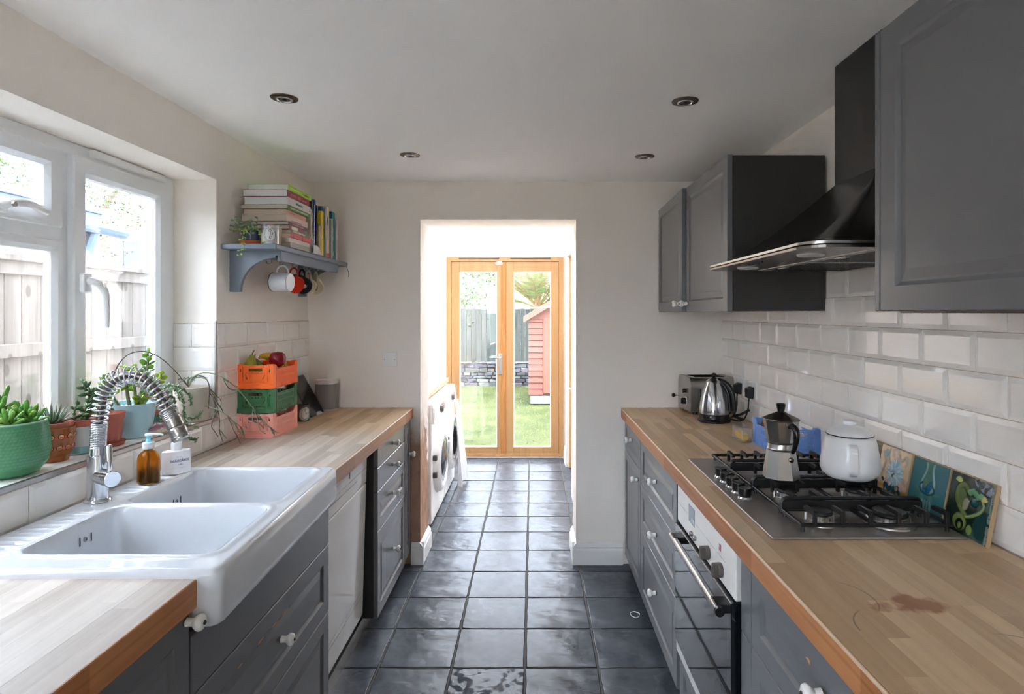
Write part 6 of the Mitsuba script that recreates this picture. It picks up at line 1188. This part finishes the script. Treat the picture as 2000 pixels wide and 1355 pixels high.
add('spray_head', shape(lathe([(0, -.004), (.019, -.004), (.021, 0)] + [q for i in range(4) for q in ((.021, .001 + .005 * i), (.0225, .003 + .005 * i), (.021, .005 + .005 * i))] + [(.021, .022), (.0225, .024), (.0225, .048), (.020, .050), (.0235, .054), (.0245, .058), (.0235, .062), (.023, .075), (.0245, .078), (.0235, .082), (.0245, .086), (.021, .09), (0, .088)], 36), 'steel', 30), None, tk, at=Mh)
# pump bottles
bk_ = thing('amber_pump_bottle', 'amber glass soap bottle with white and turquoise pump on the drainer', 'soap bottle')
bx, by, bz = -1.212, 1.872, .9395
pf = [(0, 0), (.027, 0), (.031, .004), (.0315, .010), (.0315, .072), (.029, .086), (.020, .097), (.0135, .101), (.0135, .108)]
mat('amber_shell', (150, 74, 8), 0.05, 0.7, clearcoat=1.0, clearcoat_gloss=1.0)
add('glass', lathe(pf + [(.012, .108), (.012, .101), (.0185, .0955), (.0273, .085), (.0298, .072), (.0298, .010), (.026, .003), (0, .003)], 44, (bx, by, bz)), 'amber_glass', bk_, smooth=50)
add('liquid', [(lathe([(0, .0035), (.0258, .0035), (.0292, .010), (.0292, .040), (0, .040)], 40, (bx, by, bz)), (14, 18, 20))], 'vc_gloss', bk_, smooth=40)
add('dip_tube', [(cyl(.0035, .10, (bx, by, bz + .006), 10), (110, 120, 40))], 'vc_satin', bk_)
add('collar', [(cyl(.0165, .020, (bx, by, bz + .107), 28, bev=.001), (236, 238, 238))], 'vc_satin', bk_)
def pump(parent, x, y, z, d, c, neck, s=1.0):
    d = np.array((*d, 0)); add('pump_neck', [(lathe([(.0085 * s, 0), (.0085 * s, .006 * s), (.0055 * s, .010 * s), (.0055 * s, .017 * s), (.0085 * s, .021 * s), (0, .021 * s)], 20, (x, y, z)), neck)], 'vc_satin', parent)
    p = np.array((x, y, z + .0235 * s)); add('pump_spout', [(hull(np.vstack([_ico * .005 * s + p - d * .006 * s, _ico * .005 * s + p + d * .006 * s])), c), (tube(spline([p, p + d * .022 * s, p + d * .040 * s - np.array((0, 0, .004 * s))], 5), np.linspace(.0048, .0028, 11) * s, 10), c)], 'vc_satin', parent, smooth=60)
pump(bk_, bx, by, bz + .127, (.9, .42), (240, 242, 242), (130, 206, 220))
wk = thing('white_pump_bottle', 'white oval soap bottle lettered in blue behind the amber one', 'soap bottle')
wx, wy, wz = -1.192, 1.985, .9395
add('body', [(tf(lathe([(0, 0), (.040, 0), (.043, .003), (.043, .071), (.041, .075), (.013, .080), (0, .080)], 48, (0, 0, 0), sx=1.0, sy=.55), (wx, wy, wz), rz=.75), (238, 239, 241))], 'vc_satin', wk, smooth=40)
add('collar', [(lathe([(.0165, .078), (.0165, .100), (.015, .102), (0, .102)], 28, (wx, wy, wz)), (238, 240, 242))], 'vc_satin', wk, smooth=40)
pump(wk, wx, wy, wz + .101, (.85, .5), (240, 242, 243), (238, 240, 242), 1.1)
def on_oval(m, u0, v0, off=.0003):          # wrap flat lettering round the front of the oval body
    m = m.subdivide_to_size(.004); v = np.array(m.vertices); A, Bq = .0432, .0432 * .55; th_ = np.linspace(-PI, 0, 400); P = np.c_[A * np.cos(th_), Bq * np.sin(th_)]; s = np.r_[0, np.cumsum(np.linalg.norm(np.diff(P, axis=0), axis=1))]; s -= s[200]
    uu = v[:, 0] + u0; X2 = np.interp(uu, s, P[:, 0]); Y2 = np.interp(uu, s, P[:, 1]); Nn = np.c_[X2 / A ** 2, Y2 / Bq ** 2]; Nn /= np.linalg.norm(Nn, axis=1, keepdims=True); X2 += Nn[:, 0] * (off + v[:, 2]); Y2 += Nn[:, 1] * (off + v[:, 2])
    c, s_ = math.cos(.75), math.sin(.75); m.vertices = np.c_[wx + X2 * c - Y2 * s_, wy + X2 * s_ + Y2 * c, wz + v[:, 1] + v0]; return m
tm = meshkit.text_mesh('SKÄRGÅRDS', .0072, .0002, True); w_ = tm.bounds[1][0]
add('lettering', [(on_oval(tm, -.024, .040), (86, 78, 130)), (on_oval(meshkit.text_mesh('– HOME –', .0036, .0002), -.006, .030), (110, 104, 140)), (on_oval(B(-.012, .012, 0, .0004, 0, .0002), 0.002, .056), (130, 126, 140)), (on_oval(B(-.024, .024, 0, .0004, 0, .0002), 0, .020), (150, 148, 160))], 'vc_satin', wk, smooth=0)
# tablet and speaker
tb = thing('tablet', 'black tablet leaning beside the crates', 'tablet')
bl, br, tl_ = np.array((-1.172, 3.145, .9195)), np.array((-1.172, 3.335, .9195)), np.array((-1.288, 3.145, 1.128)); e1, e2 = br - bl, tl_ - bl; W0, H0 = np.linalg.norm(e1), np.linalg.norm(e2); M = np.eye(4); M[:3, 0], M[:3, 1] = e1 / W0, e2 / H0; M[:3, 2] = np.cross(e1, e2) / (W0 * H0); M[:3, 3] = bl
add('screen', shape(RB(0, W0, 0, H0, -.007, .001, .0038), 'screen_black', 40), None, tb, at=M)
add('back_shell', shape([(RB(-.0005, W0 + .0005, -.0005, H0 + .0005, -.0085, -.003, .0025), (120, 122, 126))], 'vc_satin', 40), None, tb, at=M)
add('stand_clip', shape([(J(B(.075, .15, -.004, .008, .0005, .004, .001), B(.09, .135, .008, .014, .0005, .003, .001)), (206, 206, 208))], 'vc_satin', 0), None, tb, at=M)
add('speaker_stub', None, None) if False else None
sp_ = thing('smart_speaker', 'grey rounded square speaker with a white top in the corner', 'speaker')
rs = sbox(-.058, -.058, .058, .058).buffer(-.035).buffer(.035, 12)
def SPP(nm, z0, z1, s, c, m): add(nm, [(tf(prism(affinity.scale(rs, s, s), z1 - z0), (-1.185, 3.418, WT + z0)), c)], m, sp_, smooth=40)
SPP('base', .0006, .008, .93, (206, 206, 204), 'vc_satin'); SPP('grille', .008, .150, 1.0, (140, 136, 132), 'vc_matte'); SPP('top', .150, .172, 1.0, (222, 220, 216), 'vc_satin')

# ---------------------------------------------------------------- utility room
add('laundry_worktop', RB(-1.338, -.745, 3.80, 5.27, .86, .90, .004), 'beech', None, 'pale worktop over the two laundry machines', 'worktop', smooth=30, uv=None)
def washer(y0, label):
    k = thing('washing_machine', label, 'washing machine'); X = -.695; yc = y0 + .295; zc = .40
    add('body', [(RB(-1.30, X, y0, y0 + .59, .012, .845, .012), (240, 238, 236))], 'vc_satin', k, smooth=40)
    for a in (-1.27, X - .04):
        for b in (y0 + .05, y0 + .54): add('foot', cyl(.02, .014, (a, b, 0), 14), 'black_rubber', k)
    pn = add('control_panel', [(hull([(X - .01, y, z) for y in (y0 + .01, y0 + .58) for z in (.70, .84)] + [(X + .02, y, .71) for y in (y0 + .01, y0 + .58)] + [(X + .006, y, .835) for y in (y0 + .01, y0 + .58)]), (242, 240, 238))], 'vc_satin', k, smooth=0)
    Mp = tr(X + .013, yc, .77) @ rot(PI / 2 - .11, (0, 1, 0))
    add('dial', shape([(lathe([(.03, 0), (.026, .022), (.022, .026), (0, .026)], 26), (110, 100, 92)), (lathe([(.036, -.004), (.035, .004), (0, .004)], 26), (230, 228, 226))], 'vc_gloss', 40), None, pn, at=Mp)
    add('drawer_front', shape([(B(-.045, .045, -.27, -.12, .0, .008, .002), (246, 244, 242))], 'vc_satin', 0), None, pn, at=Mp)
    add('display', shape([(B(-.025, .025, .09, .20, .0, .006, .001), (150, 140, 132))], 'vc_gloss', 0), None, pn, at=Mp)
    for i in range(4): add('button', shape([(B(-.008 + .0, .008, .055 + .014 * i - .03, .064 + .014 * i - .03, .004, .009, .001), (180, 176, 172))], 'vc_satin', 0), None, pn, at=tr(0, .0, -.035) @ Mp)
    Md = tr(X, yc, zc) @ rot(PI / 2, (0, 1, 0))
    dr_ = add('door', shape([(lathe([(.155, .03), (.165, .045), (.195, .05), (.225, .035), (.24, .0), (.15, 0)], 56), (240, 239, 238))], 'vc_gloss', 50), None, k, at=Md)
    add('chrome_ring', shape(lathe([(.148, .02), (.150, .040), (.158, .046), (.164, .042)], 56), 'chrome', 50), None, dr_, at=Md)
    add('porthole', shape(lathe([(.150, .03), (.11, .050), (.06, .060), (0, .063)], 48), 'oven_glass', 60), None, dr_, at=Md)
    add('door_grip', shape([(B(-.09, .09, .168, .222, .03, .056, .006), (176, 174, 174))], 'vc_satin', 0), None, dr_, at=Md)
    for z in (-.06, .06): add('hinge', shape([(B(z - .018, z + .018, -.246, -.222, .0, .03, .003), (70, 68, 66))], 'vc_satin', 0), None, dr_, at=Md)
    return k
washer(4.08, 'white washing machine nearer the doorway with a round glass door'); washer(4.69, 'second white laundry machine nearer the garden doors')
u_, w_ = np.meshgrid(np.linspace(0, 1, 26), np.linspace(0, 1, 40)); fl = .02 * np.sin(u_ * 13 + w_ * 2) * (.3 + w_) + .008 * np.sin(u_ * 29)
cl = np.stack([-.635 + .04 * w_ + fl * .8, 4.86 + .42 * u_ * (.5 + .5 * w_), .72 - .69 * w_ + .03 * np.sin(u_ * PI)], -1).reshape(-1, 3); I = np.arange(26 * 40).reshape(40, 26)
fcl = np.vstack([np.c_[I[:-1, :-1].ravel(), I[:-1, 1:].ravel(), I[1:, 1:].ravel()], np.c_[I[:-1, :-1].ravel(), I[1:, 1:].ravel(), I[1:, :-1].ravel()]]); m1 = trimesh.Trimesh(cl, fcl, process=False); m2 = m1.copy(); m2.vertices = cl + (.003, 0, 0); m2.invert()
add('hanging_cloth', [(J(m1, m2), (240, 240, 240))], 'vc_matte', None, 'white cloth hanging down the front of the second laundry machine', 'cloth', smooth=60)
